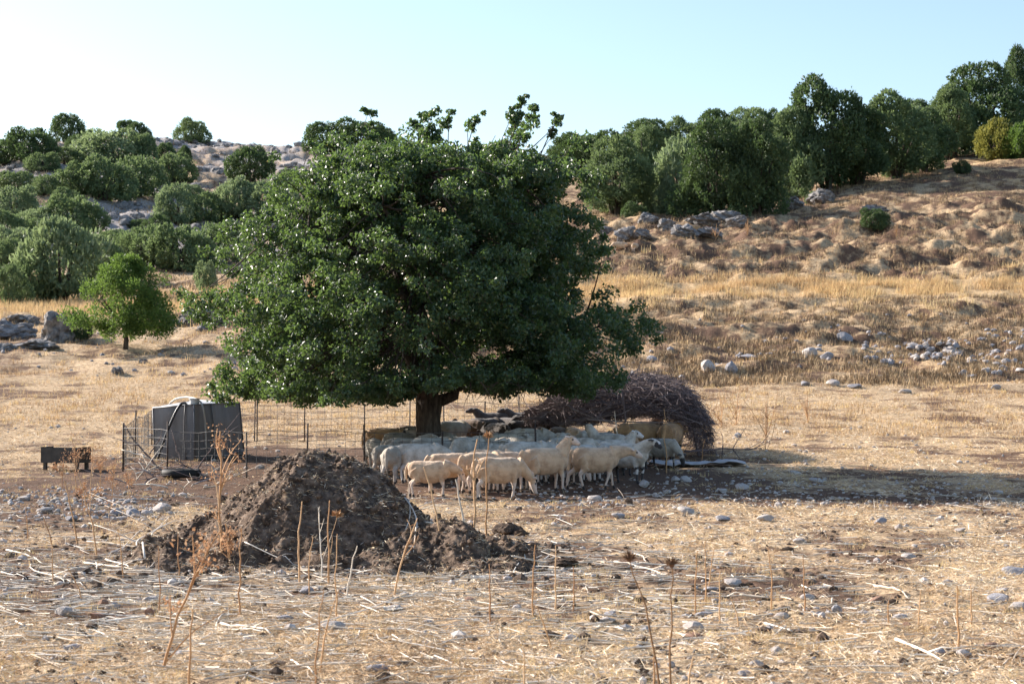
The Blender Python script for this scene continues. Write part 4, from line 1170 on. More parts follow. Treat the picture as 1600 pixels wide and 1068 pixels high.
def ring():
    p = G(283, 744); R = .30; n, m = 26, 8; g = Geo(); v = []
    for i in range(n):
        a = i * 2 * math.pi / n
        for j in range(m):
            b = j * 2 * math.pi / m
            v.append(((R + .06 * math.cos(b)) * math.cos(a), (R + .06 * math.cos(b)) * math.sin(a), .06 + .075 * math.sin(b)))
    q = [[i * m + j, ((i + 1) % n) * m + j, ((i + 1) % n) * m + (j + 1) % m, i * m + (j + 1) % m] for i in range(n) for j in range(m)]
    o = g.add(v, q).build("rubber_basin", MAT['rubber'], None, True); o.location = p
    tag(o, "dark round rubber basin rim on the ground before the tank", "basin")
ring()

# ------------------------------------------------------------------ brushwood roof
def brush():
    rng = np.random.RandomState(9)
    c = on(965, 40.5); root = empty("brushwood_pile", tuple(c)); tag(root, "big dome of dry grey brushwood roofing the shaded end of the pen", "brushwood")
    k = F_PX / 40.5
    # roof outline: x offset -> top and underside height above ground
    XO = np.array([830, 860, 900, 950, 1000, 1040, 1070, 1090, 1100]); 
    TOP = np.array([646, 622, 602, 592, 578, 583, 598, 626, 664]); BOT = np.array([650, 654, 656, 650, 643, 643, 658, 698, 704])
    gz = 706.0
    xo = (XO - 965) / k; top = (gz - TOP) / k; bot = (gz - BOT) / k
    def vol(n):
        x = rng.uniform(xo[0], xo[-1], n); y = rng.uniform(-2.0, 2.2, n)
        f = np.clip(1 - (y / 2.6) ** 2, 0, 1)
        t = np.interp(x, xo, top) * (.72 + .28 * f); b = np.interp(x, xo, bot)
        zz = b + (t - b) * rng.beta(1.3, 1.0, n)
        return np.stack([x, y, zz], -1)
    N = 5200
    P0 = vol(N)
    d = rng.normal(size=(N, 3)) * [1.0, .7, .32] + np.stack([np.sign(P0[:, 0]) * .4, np.zeros(N), -.12 - .15 * np.abs(P0[:, 0])], -1)
    L = rng.uniform(.25, .85, N)
    stick = rng.rand(N) < .05; L = np.where(stick, L * 1.3, L)
    P1 = P0 + nrm(d) * L[:, None]
    P1[:, 2] = np.clip(P1[:, 2], .03, np.interp(P1[:, 0], xo, top) + np.where(stick, .32, .08))
    lowz = np.where(P1[:, 0] < (1062 - 965) / k, np.interp(P1[:, 0], xo, bot) - .10, .03)
    P1[:, 2] = np.maximum(P1[:, 2], lowz)
    P1[:, 0] = np.clip(P1[:, 0], xo[0] - .15, xo[-1] + .05)
    v, q = tubes_many(P0, P1, rng.uniform(.006, .014, N), np.full(N, .004), rng.normal(size=(N, 3)) * .07, rng, 3, 3)
    col = np.repeat(np.clip(rng.beta(2, 2.5, N), 0, 1), 12)[:, None].repeat(3, 1)
    g = Geo().add(v, q, None, col)
    # side twigs
    i = rng.randint(0, N, 15000); t = rng.rand(15000, 1)
    Q0 = P0[i] * (1 - t) + P1[i] * t; Q1 = Q0 + nrm(rng.normal(size=Q0.shape) + nrm(P1[i] - P0[i]) * 1.0) * rng.uniform(.06, .24, (15000, 1))
    Q1[:, 2] = np.maximum(Q1[:, 2], np.where(Q1[:, 0] < (1062 - 965) / k, np.interp(Q1[:, 0], xo, bot) - .16, .02))
    v, q = tubes_many(Q0, Q1, np.full(15000, .0045), np.full(15000, .002), rng.normal(size=Q0.shape) * .015, rng, 3, 2)
    g.add(v, q, None, np.repeat(np.clip(rng.beta(2, 3, 15000), 0, 1), 9)[:, None].repeat(3, 1))
    tag(g.build("twigs", MAT['twig'], root, False, True), kind="stuff")
    # heavier branches that show on the front, and the props
    for k2, (x0, y0, x1, y1, yy) in enumerate([(840, 640, 960, 600, -1.6), (870, 660, 1010, 640, -1.9), (900, 620, 1040, 600, -1.7), (880, 630, 1000, 668, -2.0), (930, 600, 1070, 660, -1.8), (1000, 590, 1090, 650, -1.5), (905, 650, 1060, 655, -2.0), (850, 615, 930, 660, -1.9)]):
        a = np.array([(x0 - 965) / k, yy, (gz - y0) / k]); b = np.array([(x1 - 965) / k, yy + .3, (gz - y1) / k])
        g = Geo(); tube(g, bez(a, (a + b) / 2 + rng.normal(size=3) * .12, b, 8), np.linspace(.022, .010, 8), 6, np.full(3, .9)); g.build("branch", MAT['twig'], root, True, True)
    for x0, yy, h in ((835, -1.6, .9), (1078, -1.2, .95), (1060, 1.5, 1.0), (870, 1.5, 1.0), (972, -1.9, 1.35)):
        x = (x0 - 965) / k; g = Geo(); tube(g, bez([x + .1, yy, -.15], [x - .05, yy, h * .5], [x - .12, yy, h], 6), .026, 7, np.full(3, .5)); g.build("prop", MAT['twig'], root, True, True)
brush()
pole(1070, 704, 1190, 700, 36.6, 38.6, .02, "flat heap of dry twigs trailing out from the brushwood", forks=9, seed=31, name="twig_litter")
def sheet():
    rng = np.random.RandomState(6)
    p = G(1090, 728); n, m = 22, 8
    u, v = np.meshgrid(np.linspace(-1, 1, n), np.linspace(-1, 1, m))
    X = u * .95; Y = v * .22 + .1 * np.sin(u * 2); Z = .05 + .06 * fbm(X * 2.5, Y * 4, 3) + .05 * (1 - v ** 2)
    i = np.arange(m - 1)[:, None] * n; j = np.arange(n - 1)[None]
    q = np.stack([i + j, i + j + 1, i + n + j + 1, i + n + j], -1).reshape(-1, 4)
    g = Geo().add(np.stack([X, Y, Z], -1).reshape(-1, 3), q)
    o = g.build("plastic_sheet", MAT['rag'], None, True); o.location = p
    s = o.modifiers.new("s", 'SOLIDIFY'); s.thickness = .012
    tag(o, "crumpled pale sheet lying in the tree's shadow beside the flock", "sheet")
sheet()

# ------------------------------------------------------------------ sheep
def mat_sheep(name, wool, wool2, bare, dark, rough=.95):
    m = M(name)
    a = m.sep(m.attr("tint"))
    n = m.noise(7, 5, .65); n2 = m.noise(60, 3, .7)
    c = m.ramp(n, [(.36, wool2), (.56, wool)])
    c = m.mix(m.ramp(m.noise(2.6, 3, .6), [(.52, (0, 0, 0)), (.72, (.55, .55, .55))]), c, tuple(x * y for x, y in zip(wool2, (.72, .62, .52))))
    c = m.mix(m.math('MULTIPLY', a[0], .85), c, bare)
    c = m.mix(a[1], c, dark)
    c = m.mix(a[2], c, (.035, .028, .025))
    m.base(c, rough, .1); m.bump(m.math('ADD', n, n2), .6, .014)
    m.b.inputs['Sheen Weight'].default_value = .25
    m.b.inputs['Sheen Roughness'].default_value = .6
    return m.m
SM = {
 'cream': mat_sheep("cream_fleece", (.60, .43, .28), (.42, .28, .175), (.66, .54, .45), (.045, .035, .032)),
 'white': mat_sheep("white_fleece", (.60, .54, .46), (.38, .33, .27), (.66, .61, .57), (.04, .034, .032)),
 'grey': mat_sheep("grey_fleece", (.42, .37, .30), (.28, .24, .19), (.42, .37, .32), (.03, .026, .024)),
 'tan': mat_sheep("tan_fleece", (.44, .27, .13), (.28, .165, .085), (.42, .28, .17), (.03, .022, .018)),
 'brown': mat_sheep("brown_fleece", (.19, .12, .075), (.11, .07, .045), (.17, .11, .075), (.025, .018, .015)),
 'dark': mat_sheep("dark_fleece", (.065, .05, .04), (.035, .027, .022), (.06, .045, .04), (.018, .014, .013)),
}
POSES = {  # neck end, muzzle end (x, y, z), leg swing front-left, front-right, hind-left, hind-right
 'graze': ((.60, .02, .33), (.67, .03, .10), (.03, -.06, .05, -.05)),
 'low':   ((.63, .0, .50), (.73, .03, .29), (.0, .05, -.06, .04)),
 'level': ((.68, .02, .61), (.88, .02, .52), (.10, -.12, -.14, .12)),
 'mid':   ((.60, .02, .72), (.77, .02, .62), (-.02, .04, .03, -.04)),
 'up':    ((.47, .0, .82), (.58, -.15, .73), (.0, .03, -.03, .05)),
 'look':  ((.56, -.10, .68), (.60, -.29, .56), (.02, -.03, .04, -.03)),
 'back':  ((.47, .02, .74), (.67, .03, .70), (.03, -.04, -.05, .04)),
}
def sheep_mesh(pose, seed, blackface=False, darklegs=False):
    rng = np.random.RandomState(seed)
    ne, mz, sw = POSES[pose]; ne = np.array(ne); mz = np.array(mz)
    g = Geo(); seg = []   # segments for colouring: (a, b, radius, kind)
    fat = rng.uniform(.95, 1.06)
    bx = np.array([-.46, -.44, -.38, -.26, -.10, .08, .22, .32, .39, .43])
    dz = rng.uniform(-.008, .008, 10)
    bz = np.array([.54, .535, .515, .495, .475, .475, .49, .51, .53, .54]) + dz
    ry = np.array([.05, .10, .145, .165, .185, .188, .170, .140, .10, .04]) * fat
    rz = np.array([.06, .115, .165, .195, .212, .212, .195, .165, .12, .05])
    tube(g, np.stack([bx, 0 * bx, bz], -1), np.stack([ry, rz], -1), 18, flat=(0, 0, 1))
    seg.append((np.array([-.45, 0, .55]), np.array([.42, 0, .55]), .17, 'body'))
    nb = np.array([.30, 0, .57]); mid = (nb + ne) / 2 + np.array([.0, 0, .03])
    tube(g, bez(nb, mid, ne, 6), np.linspace(.145, .066, 6), 12); seg.append((nb, ne, .08, 'neck'))
    hd = nrm(mz - ne); poll = ne - hd * .015
    tube(g, np.array([poll, ne + hd * .05, ne + hd * .12, mz - hd * .035, mz, mz + hd * .012]), [.045, .066, .060, .042, .036, .018], 12); seg.append((ne, mz, .05, 'head'))
    side = nrm(np.cross(hd, [0, 0, 1.0])); upv = nrm(np.cross(side, hd))
    for s in (-1, 1):
        e0 = ne + side * s * .045 + upv * .03; e1 = e0 + side * s * .12 - hd * .03 - np.array([0, 0, .025])
        tube(g, bez(e0, (e0 + e1) / 2 + upv * .02, e1, 5), [(.012, .016), (.018, .030), (.018, .034), (.014, .024), (.010, .010)], 8, flat=tuple(hd)); seg.append((e0, e1, .03, 'ear'))
    for n, s in enumerate((1, -1)):
        w = sw[n]; y = s * .095
        J = np.array([[.26, y * .8, .50], [.24, y, .36], [.27 + w * .45, y, .225], [.255 + w * .85, y, .06], [.275 + w, y, -.005]])
        tube(g, J[:3], [.085, .058, .032], 10); tube(g, bez(J[2], (J[2] + J[3]) / 2, J[3], 3), [.031, .023, .022], 8); tube(g, J[3:], [.024, .030], 8)
        seg += [(J[0], J[1], .07, 'thigh'), (J[1], J[2], .03, 'leg'), (J[2], J[3], .02, 'leg'), (J[3] * .6 + J[4] * .4, J[4], .03, 'hoof')]
    for n, s in enumerate((1, -1)):
        w = sw[2 + n]; y = s * .095
        J = np.array([[-.31, y * .75, .52], [-.24 + w * .3, y, .36], [-.40 + w * .6, y, .25], [-.385 + w * .95, y, .06], [-.36 + w, y, -.005]])
        tube(g, J[:2], [.125, .085], 10); tube(g, np.array([J[1], (J[1] + J[2]) / 2, J[2]]), [.084, .05, .034], 10)
        tube(g, bez(J[2], (J[2] + J[3]) / 2, J[3], 3), [.033, .025, .023], 8); tube(g, J[3:], [.025, .031], 8)
        seg += [(J[0], J[1], .10, 'thigh'), (J[1], J[2], .04, 'leg'), (J[2], J[3], .02, 'leg'), (J[3] * .6 + J[4] * .4, J[4], .03, 'hoof')]
    tube(g, bez([-.42, 0, .64], [-.54, .01, .56], [-.50, .01, .26 + .06 * rng.rand()], 7), [.035, .04, .04, .036, .032, .028, .016], 8); seg.append((np.array([-.46, 0, .6]), np.array([-.49, 0, .3]), .03, 'body'))
    if seed % 3 == 0: tube(g, np.array([[-.18, 0, .38], [-.20, 0, .31], [-.20, 0, .28]]), [.09, .075, .03], 10)  # udder
    me = g.mesh("tmp"); o = bpy.data.objects.new("tmp", me); COL.objects.link(o)
    r = o.modifiers.new("r", 'REMESH'); r.mode = 'VOXEL'; r.voxel_size = .0125; r.use_smooth_shade = True
    s_ = o.modifiers.new("s", 'SMOOTH'); s_.factor = .5; s_.iterations = 4
    dg = bpy.context.evaluated_depsgraph_get(); dg.update()
    me2 = bpy.data.meshes.new_from_object(o.evaluated_get(dg)); me2.name = "body"
    bpy.data.objects.remove(o); bpy.data.meshes.remove(me)
    n = len(me2.vertices); V = np.empty(n * 3, np.float32); me2.vertices.foreach_get("co", V); V = V.reshape(-1, 3).astype(float)
    # soft lumps of the shorn body
    V += (.006 * fbm(V[:, 0] * 7 + seed, V[:, 2] * 7 + V[:, 1] * 5, 2))[:, None] * nrm(V - np.array([0, 0, .5])) * (V[:, 2:3] > .35)
    me2.vertices.foreach_set("co", V.astype(np.float32).ravel())
    D = []
    for a, b, rad, k in seg:
        ab = b - a; t = np.clip(((V - a) @ ab) / (ab @ ab), 0, 1); D.append(np.linalg.norm(V - (a + t[:, None] * ab), axis=1) / rad)
    D = np.array(D); kinds = [s[3] for s in seg]; nearest = D.argmin(0)
    K = np.array(kinds)[nearest]
    bare = np.isin(K, ['head', 'ear', 'leg']).astype(float)
    if blackface: dk = np.isin(K, ['head', 'ear']).astype(float)
    else: dk = np.zeros(n)
    if blackface == 2:     # white blaze down the front of a dark face, dark muzzle
        ax = ((V - ne) @ side); onf = ((V - ne) @ upv) > .0
        blz = (np.abs(ax) < .03) & (K == 'head') & (np.linalg.norm(V - mz, axis=1) > .07); dk[blz] = 0
    if darklegs: dk = np.maximum(dk, np.isin(K, ['leg']).astype(float) * (fbm(V[:, 0] * 6, V[:, 2] * 7, 2) > -.35))
    nose = (np.linalg.norm(V - mz, axis=1) < .022).astype(float) * .5
    hoof = (K == 'hoof').astype(float)
    # eyes as dark spots at half the head
    for s in (-1, 1):
        e = ne + hd * .085 + side * s * .052 + upv * .022
        hoof = np.maximum(hoof, (np.linalg.norm(V - e, axis=1) < .018).astype(float))
    colr = np.stack([bare, dk, np.maximum(hoof, nose), np.ones(n)], -1)
    a = me2.color_attributes.new("tint", 'FLOAT_COLOR', 'POINT'); a.data.foreach_set("color", colr.astype(np.float32).ravel())
    me2.materials.clear(); me2.materials.append(SM['white'])
    return me2
SHEEP = {}
def get_sheep(pose, var, face, legs, mat):
    key = (pose, var, face, legs)
    if key not in SHEEP: SHEEP[key] = sheep_mesh(pose, var * 7 + len(pose), face, legs)
    k2 = key + (mat,)
    if k2 not in SHEEP:
        m = SHEEP[key] if not any(k[:4] == key and len(k) == 5 for k in SHEEP) else SHEEP[key].copy()
        m = SHEEP[key].copy(); m.materials.clear(); m.materials.append(SM[mat]); SHEEP[k2] = m
    return SHEEP[k2]
GF = "sheep of the shaded flock"
FLOCK = [ # px of body centre, d, heading (0 = to the picture's right, 90 = away), pose, variant, face, darklegs, fleece, scale, label
 (672, 28.9, -4, 'low', 1, 0, 0, 'cream', .86, "smallest shorn cream sheep of the front row, head hanging low, nearest the dirt heap"),
 (704, 29.9, 16, 'graze', 2, 0, 0, 'cream', .98, "cream sheep just behind the smallest front sheep, only its back and legs showing"),
 (752, 29.6, 36, 'low', 3, 0, 0, 'cream', .98, "cream sheep with its tail towards the smallest one, half covered by the big front one"),
 (781, 28.7, 14, 'graze', 4, 0, 0, 'cream', 1.0, "big cream sheep behind the two tallest dry stalks, head down"),
 (765, 30.7, 2, 'low', 2, 0, 0, 'cream', 1.0, "cream back showing just above the big front sheep"),
 (808, 30.4, 28, 'low', 1, 0, 0, 'cream', 1.0, "cream sheep behind the shoulder of the big front one"),
 (852, 29.9, 26, 'up', 1, 0, 0, 'cream', 1.08, "cream sheep with neck raised and head turned, long tail, centre of the front row"),
 (931, 30.5, 10, 'level', 3, 0, 0, 'cream', 1.04, "walking cream sheep with neck stretched out straight, rightmost of the cream ones"),
 (982, 32.0, -42, 'mid', 1, 2, 1, 'white', 1.04, "white sheep with black and white face and dark legs facing the open ground"),
 (874, 31.6, -24, 'graze', 2, 0, 0, 'cream', .95, "cream sheep nosing the ground behind the sheep with the raised neck"),
 (911, 31.9, 62, 'low', 1, 0, 0, 'white', 1.0, "white sheep with its rump between the raised-neck and the walking sheep"),
 (584, 35.0, -76, 'graze', 1, 0, 0, 'grey', .92, "grey white sheep facing out with its head to the ground at the pen's open edge"),
 (618, 32.0, 74, 'low', 3, 0, 0, 'grey', .98, "grey white sheep seen from behind, legs together, nearer of two rumps"),
 (604, 33.2, 66, 'mid', 1, 0, 0, 'grey', .94, "grey white sheep seen from behind, farther of two rumps"),
 (654, 32.0, 14, 'low', 1, 0, 0, 'white', 1.02, "broad white sheep behind the wire above the smallest front sheep"),
 (603, 36.9, 2, 'low', 2, 0, 0, 'tan', 1.05, "golden tan sheep whose rump catches the sun at the flock's open end"),
 (628, 36.3, 40, 'low', 1, 0, 0, 'grey', 1.0, "grey sheep between the golden tan one and the trunk"),
 (632, 34.2, 0, 'mid', 2, 0, 0, 'grey', 1.0, "long grey sheep behind the two rumps"),
 (652, 38.0, 0, 'low', 2, 0, 0, 'brown', 1.05, "brown sheep in front of the trunk's foot"),
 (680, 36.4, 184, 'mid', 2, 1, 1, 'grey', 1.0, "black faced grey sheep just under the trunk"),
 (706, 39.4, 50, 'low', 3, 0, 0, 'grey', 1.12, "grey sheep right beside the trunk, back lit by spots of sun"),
 (730, 40.0, 150, 'low', 2, 0, 0, 'brown', 1.12, "brown sheep two places from the trunk under the crown"),

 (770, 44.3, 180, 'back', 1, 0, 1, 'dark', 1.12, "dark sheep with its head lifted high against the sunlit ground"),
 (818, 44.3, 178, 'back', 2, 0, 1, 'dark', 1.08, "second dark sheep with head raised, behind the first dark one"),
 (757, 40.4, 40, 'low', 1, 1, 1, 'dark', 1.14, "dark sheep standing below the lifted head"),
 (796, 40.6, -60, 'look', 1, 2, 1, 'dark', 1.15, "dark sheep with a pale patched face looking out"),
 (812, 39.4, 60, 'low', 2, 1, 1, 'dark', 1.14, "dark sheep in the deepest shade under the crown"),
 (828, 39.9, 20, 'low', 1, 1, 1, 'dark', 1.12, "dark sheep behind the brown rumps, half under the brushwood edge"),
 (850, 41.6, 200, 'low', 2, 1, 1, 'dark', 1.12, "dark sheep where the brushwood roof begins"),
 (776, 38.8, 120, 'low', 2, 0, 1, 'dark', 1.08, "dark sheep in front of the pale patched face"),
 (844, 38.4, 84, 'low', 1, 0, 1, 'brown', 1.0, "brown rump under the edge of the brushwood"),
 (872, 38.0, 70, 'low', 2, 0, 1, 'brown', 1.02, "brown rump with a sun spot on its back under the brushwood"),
 (896, 37.6, 100, 'low', 3, 0, 0, 'cream', 1.0, "pinkish rump between brown sheep under the brushwood"),
 (936, 36.4, 182, 'low', 2, 0, 0, 'grey', .98, "grey sheep with head down before the brushwood"),
 (950, 35.0, 150, 'up', 2, 1, 0, 'white', 1.05, "white sheep with one black cheek, head raised above the others"),
 (962, 33.6, 28, 'up', 3, 0, 1, 'white', .98, "white sheep lifting its head beside the black cheeked one"),
 (984, 35.6, 80, 'low', 2, 0, 0, 'tan', .96, "small tan rump behind the black and white faced sheep"),
 (1034, 35.2, -46, 'graze', 2, 1, 1, 'grey', .9, "grey sheep with head down at the end of the flock, by a dry stalk"),
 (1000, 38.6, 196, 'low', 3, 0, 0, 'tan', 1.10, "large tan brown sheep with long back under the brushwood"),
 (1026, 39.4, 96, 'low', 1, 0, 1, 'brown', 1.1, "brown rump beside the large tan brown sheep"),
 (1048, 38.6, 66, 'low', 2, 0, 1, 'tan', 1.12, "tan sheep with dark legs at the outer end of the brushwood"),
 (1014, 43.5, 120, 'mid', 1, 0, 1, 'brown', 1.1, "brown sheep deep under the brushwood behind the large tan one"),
]
MID = [ (702, 33.4, 24, 'low', 'white'), (731, 33.2, 48, 'low', 'white'), (757, 33.6, -20, 'mid', 'white'), (790, 33.0, 150, 'low', 'white'), (820, 32.2, 35, 'low', 'white'),
 (716, 35.2, 4, 'graze', 'grey'), (744, 35.4, 62, 'low', 'white'), (778, 35.4, 30, 'mid', 'white'), (806, 34.6, -35, 'low', 'white'), (838, 34.0, 20, 'low', 'white'),
 (870, 34.4, 52, 'mid', 'white'), (900, 33.6, 170, 'graze', 'white'), (925, 34.6, 10, 'low', 'white'), (690, 35.2, 150, 'low', 'grey'),
 (824, 36.6, 8, 'low', 'white'), (858, 36.8, -30, 'low', 'white'), (888, 36.2, 24, 'low', 'white'),
 (914, 36.0, 60, 'low', 'white'), (845, 32.3, 60, 'low', 'white'), (868, 32.8, 84, 'mid', 'white'), (945, 32.6, 100, 'low', 'white'), (672, 33.6, 40, 'low', 'white')]
ML = {'white': "white sheep packed in the middle rows of the shaded flock behind the wire", 'grey': "grey sheep packed in the middle rows of the shaded flock behind the wire"}
def put_sheep(px, d, hd, pose, var, face, legs, mat, sc, label, group):
    p = on(px, d)
    a = math.radians(hd)
    o = bpy.data.objects.new("sheep", get_sheep(pose, var, face, legs, mat)); COL.objects.link(o)
    # body centre of the mesh is at x about 0
    o.location = (p[0], p[1], p[2] + .004); o.rotation_euler = (0, 0, a)
    sc *= .965; o.scale = (sc * .89, sc * 1.02, sc)
    tag(o, label, "sheep", group)
for f in FLOCK: put_sheep(*f, GF)
ROWS = [(0, 32.9, "row of sheep tight against the wire"), (32.9, 33.9, "second row behind the wire"), (33.9, 35.0, "third row behind the wire"), (35.0, 36.1, "fourth row behind the wire"), (36.1, 50, "rear row of pale sheep")]
ORD = "first second third fourth fifth sixth seventh eighth".split()
for k, (px, d, hd, pose, mat) in enumerate(MID):
    lo, hi, rn = [r for r in ROWS if r[0] <= d < r[1]][0]
    rank = sorted(m[0] for m in MID if lo <= m[1] < hi).index(px)
    lab_ = "%s sheep, %s from the heap side in the %s" % (mat, ORD[rank], rn)
    put_sheep(px, d, hd + 22 * math.sin(k * 2.7), pose, 1 + k % 3, 0, 0, mat, .97 + .10 * math.sin(k * 1.9), lab_, "middle rows of the flock")
GD = "sheep far off on the slope"
for px, py, hd, sc, mat, lab in ((968, 391, 185, .95, 'cream', "white sheep deep in dry grass under the rocks, larger of two"),
                                 (993, 390, 60, .8, 'cream', "white sheep deep in dry grass under the rocks, smaller of two"),
                                 (1082, 370, 182, 1.0, 'tan', "lone tan sheep standing among the rocks of the outcrop")):
    p = G(px, py); o = bpy.data.objects.new("sheep", get_sheep('graze', 2, 0, 0, mat)); COL.objects.link(o)
    o.location = (p[0], p[1], p[2] - (.22 if mat == 'cream' else .0)); o.rotation_euler = (0, 0, math.radians(hd)); o.scale = (sc,) * 3
    tag(o, lab, "sheep", GD)

# ------------------------------------------------------------------ dry plants that one can count
def weed(px, py, hpx, lean, label, kind='stalk', mat='stalk', n=3, r=.006, seed=None, d=None, name="dry_stalk", cat="stalk", group=None):
    rng = np.random.RandomState(int(px * 3 + py) % 9973 if seed is None else seed)
    p = G(px, min(py, 1100)) if d is None else on(px, d)
    s = F_PX / p[1]; h = hpx / s; lx = lean / s
    o = empty(name, tuple(p)); g = Geo()
    top = np.array([lx, rng.normal() * .06 * h, h])
    P = bez([0, 0, -.03], [lx * .3 + rng.normal() * .03 * h, 0, h * .55], top, 9)
    P[2:-1] += rng.normal(size=(6, 3)) * .008 * h; r = r * 1.1
    c = lambda: np.full(3, rng.uniform(.15, .95))
    tube(g, P, np.linspace(r, r * .45, 9), 6, c())
    tips = [P[-1]]
    if kind == 'fork' or kind == 'rust' or kind == 'fan':
        for k in range(n):
            t = rng.uniform(.0 if kind == 'fan' else .25, .35 if kind == 'fan' else .8); b = P[0] + (P[-1] - P[0]) * t; i = min(8, int(t * 8)); b = P[i]
            L = h * (rng.uniform(.5, .95) if kind == 'fan' else rng.uniform(.18, .5)) * (1 - t * .4)
            q = b + nrm(np.array([rng.normal() * (.45 if kind == 'fan' else .55), rng.normal() * .3, 1.0])) * L
            Q = bez(b, (b + q) / 2 + rng.normal(size=3) * .07 * L, q, 6)
            tube(g, Q, np.linspace(r * .6, r * .25, 6), 5, c()); tips.append(q)
            for m in range(2 if kind != 'stalk' else 0):
                q2 = Q[3] + nrm(rng.normal(size=3) * [1, .6, .3] + [0, 0, .7]) * L * .35
                tube(g, bez(Q[3], (Q[3] + q2) / 2, q2, 4), np.linspace(r * .35, r * .2, 4), 4, c()); tips.append(q2)
    g.build("stem", MAT[mat], o, False, True)
    if kind == 'rust' or name == "dry_rusty_weed":
        nl = 7; T = np.array(tips); idx = np.repeat(np.arange(len(T)), nl)
        C = T[idx] + rng.normal(size=(len(idx), 3)) * .035 * max(.6, h) 
        v, q = leaves(C, rng.normal(size=C.shape), rng.uniform(.02, .05, len(C)) , rng.uniform(.010, .022, len(C)), rng, .5)
        Geo().add(v, q, None, np.repeat(rng.rand(len(C)), 4)[:, None].repeat(3, 1)).build("dry_leaves", MAT['rust'], o, False, True)
    if kind == 'thistle' or kind == 'tuft':
        n_ = 46 if kind == 'thistle' else 70; R = .042 if kind == 'thistle' else .05
        D = nrm(rng.normal(size=(n_, 3)) * [1, 1, .45] + [0, 0, .55]); 
        C = P[-1] + D * R * .6 * (1 if kind == 'thistle' else rng.rand(n_, 1) * 1.6)
        v, q = leaves(C, D, R * 1.25, R * .20 if kind == 'thistle' else R * .35, rng, .3)
        g = Geo().add(v, q, None, np.repeat(rng.rand(n_), 4)[:, None].repeat(3, 1))
        tube(g, np.array([P[-1] - [0, 0, .02], P[-1], P[-1] + [0, 0, .018]]), [.008, .019, .009], 8, np.full(3, .3))
        g.build("seed_head", MAT['head'] if kind == 'thistle' else MAT['stalk'], o, False, True)
    return tag(o, label, cat, group)

W = weed
W(1033, 1088, 212, -48, "thistle stem with a spiky brown seed head, nearer the heap of the pair", 'thistle', 'brown_stem', r=.0058, name="dry_thistle", cat="thistle", seed=3)
W(1047, 1088, 205, 3, "upright thistle stem with a spiky brown seed head, second of the pair", 'thistle', 'brown_stem', r=.0058, name="dry_thistle", cat="thistle", seed=4)
W(253, 1045, 215, 92, "tall forked tan weed leaning towards the heap with a rusty leafy top", 'rust', 'stalk', 5, .009, name="dry_rusty_weed", cat="weed")
W(250, 1040, 90, 110, "thin tan stalk leaning low beside the tall forked weed", 'stalk')
W(297, 1092, 140, 4, "straight tan stalk standing at the bottom edge under the forked weed", 'stalk', r=.007)
W(375, 960, 134, 2, "straight tan stalk before the dark foot of the heap", 'stalk', r=.007)
W(281, 905, 72, -3, "short tan stalk before the heap's end", 'stalk')
W(248, 958, 105, -3, "thin pale stalk close to the pale pointed stone", 'stalk', r=.005)
W(130, 940, 55, -25, "leaning reddish stalk in the straw", 'stalk')
W(83, 910, 60, -2, "short stalk among white canes", 'stalk')
W(193, 905, 72, -8, "thin stalk among canes before the row of grey stones", 'stalk')
W(122, 850, 98, -24, "tall leaning brown stalk rising past the pen corner", 'stalk', r=.009)
W(152, 870, 130, -32, "long thin leaning stalk with withered top beside the trough", 'rust', 'stalk', 3, .008)
W(82, 852, 54, -20, "short leaning brown stalk in the stony patch", 'stalk')
W(44, 842, 54, -3, "thin upright stalk at the far side of the stony patch", 'stalk')
W(469, 917, 132, 1, "straight thick tan stalk in front of the heap", 'stalk', r=.009)
W(484, 930, 90, 4, "twin stalk close beside the thick tan one", 'stalk')
W(503, 905, 112, -6, "branching pale stalk against the dark middle of the heap", 'fork', 'cane', 4)
W(514, 913, 130, 0, "tall tan stalk with a crooked tip against the heap", 'stalk', r=.008)
W(516, 812, 82, 12, "thin weed with a small round brown head standing on the heap's far side", 'tuft', 'stalk', r=.004, d=17.2)
W(526, 966, 132, 1, "long thin tan stalk beside the branching pale one", 'stalk')
W(541, 933, 80, 17, "bleached leaning stalk before the heap", 'stalk', 'cane', r=.007)
W(614, 935, 125, 38, "forked tan stalk leaning beyond the heap's lower lump", 'fork', 'stalk', 3, .008)
W(637, 822, 74, 0, "pale broken stalk standing under the smallest front sheep", 'stalk', 'cane', r=.010)
W(696, 884, 154, -34, "thick pinkish stalk leaning in front of the heap's lower lump", 'stalk', r=.010)
W(734, 859, 110, -22, "thick pale stalk leaning before the big front sheep", 'stalk', 'cane', r=.013)
W(745, 871, 184, 1, "tallest straight dry stalk in front of the big sheep", 'fork', 'stalk', 4, .012)
W(762, 862, 180, 2, "tall dry stalk with a fluffy pale head in front of the big sheep", 'tuft', 'stalk', r=.010)
W(766, 978, 96, -2, "thin stalk in the straw below the brown clods", 'stalk')
W(833, 966, 116, 3, "thin upright tan stalk beyond the brown clods", 'stalk')
W(868, 956, 104, 0, "thin straight pale stalk between clods and thistles", 'stalk')
W(896, 955, 70, 0, "stubby pale stalk beside the thin straight one", 'stalk')
W(864, 1014, 66, -25, "bent brown stalk low in the straw left of the thistles", 'stalk')
W(493, 1070, 148, 12, "thin tan stalk crossing the big pale angular stone", 'stalk', r=.005)
W(500, 1050, 130, 30, "thin leaning weed just beyond the big pale angular stone", 'fork', 'stalk', 2, .005)
W(819, 1092, 76, -1, "short stalk at the bottom edge below the middle", 'stalk')
W(1024, 1092, 66, -2, "stub of a stalk at the thistles' feet", 'stalk', r=.007)
W(1077, 1092, 66, 6, "second stub of a stalk past the thistles' feet", 'stalk', r=.007)
W(1103, 944, 98, 0, "thin pale stalk behind the thistles by the rounded stone", 'stalk')
W(1087, 960, 100, 3, "faint thin stalk right behind the upright thistle", 'stalk')
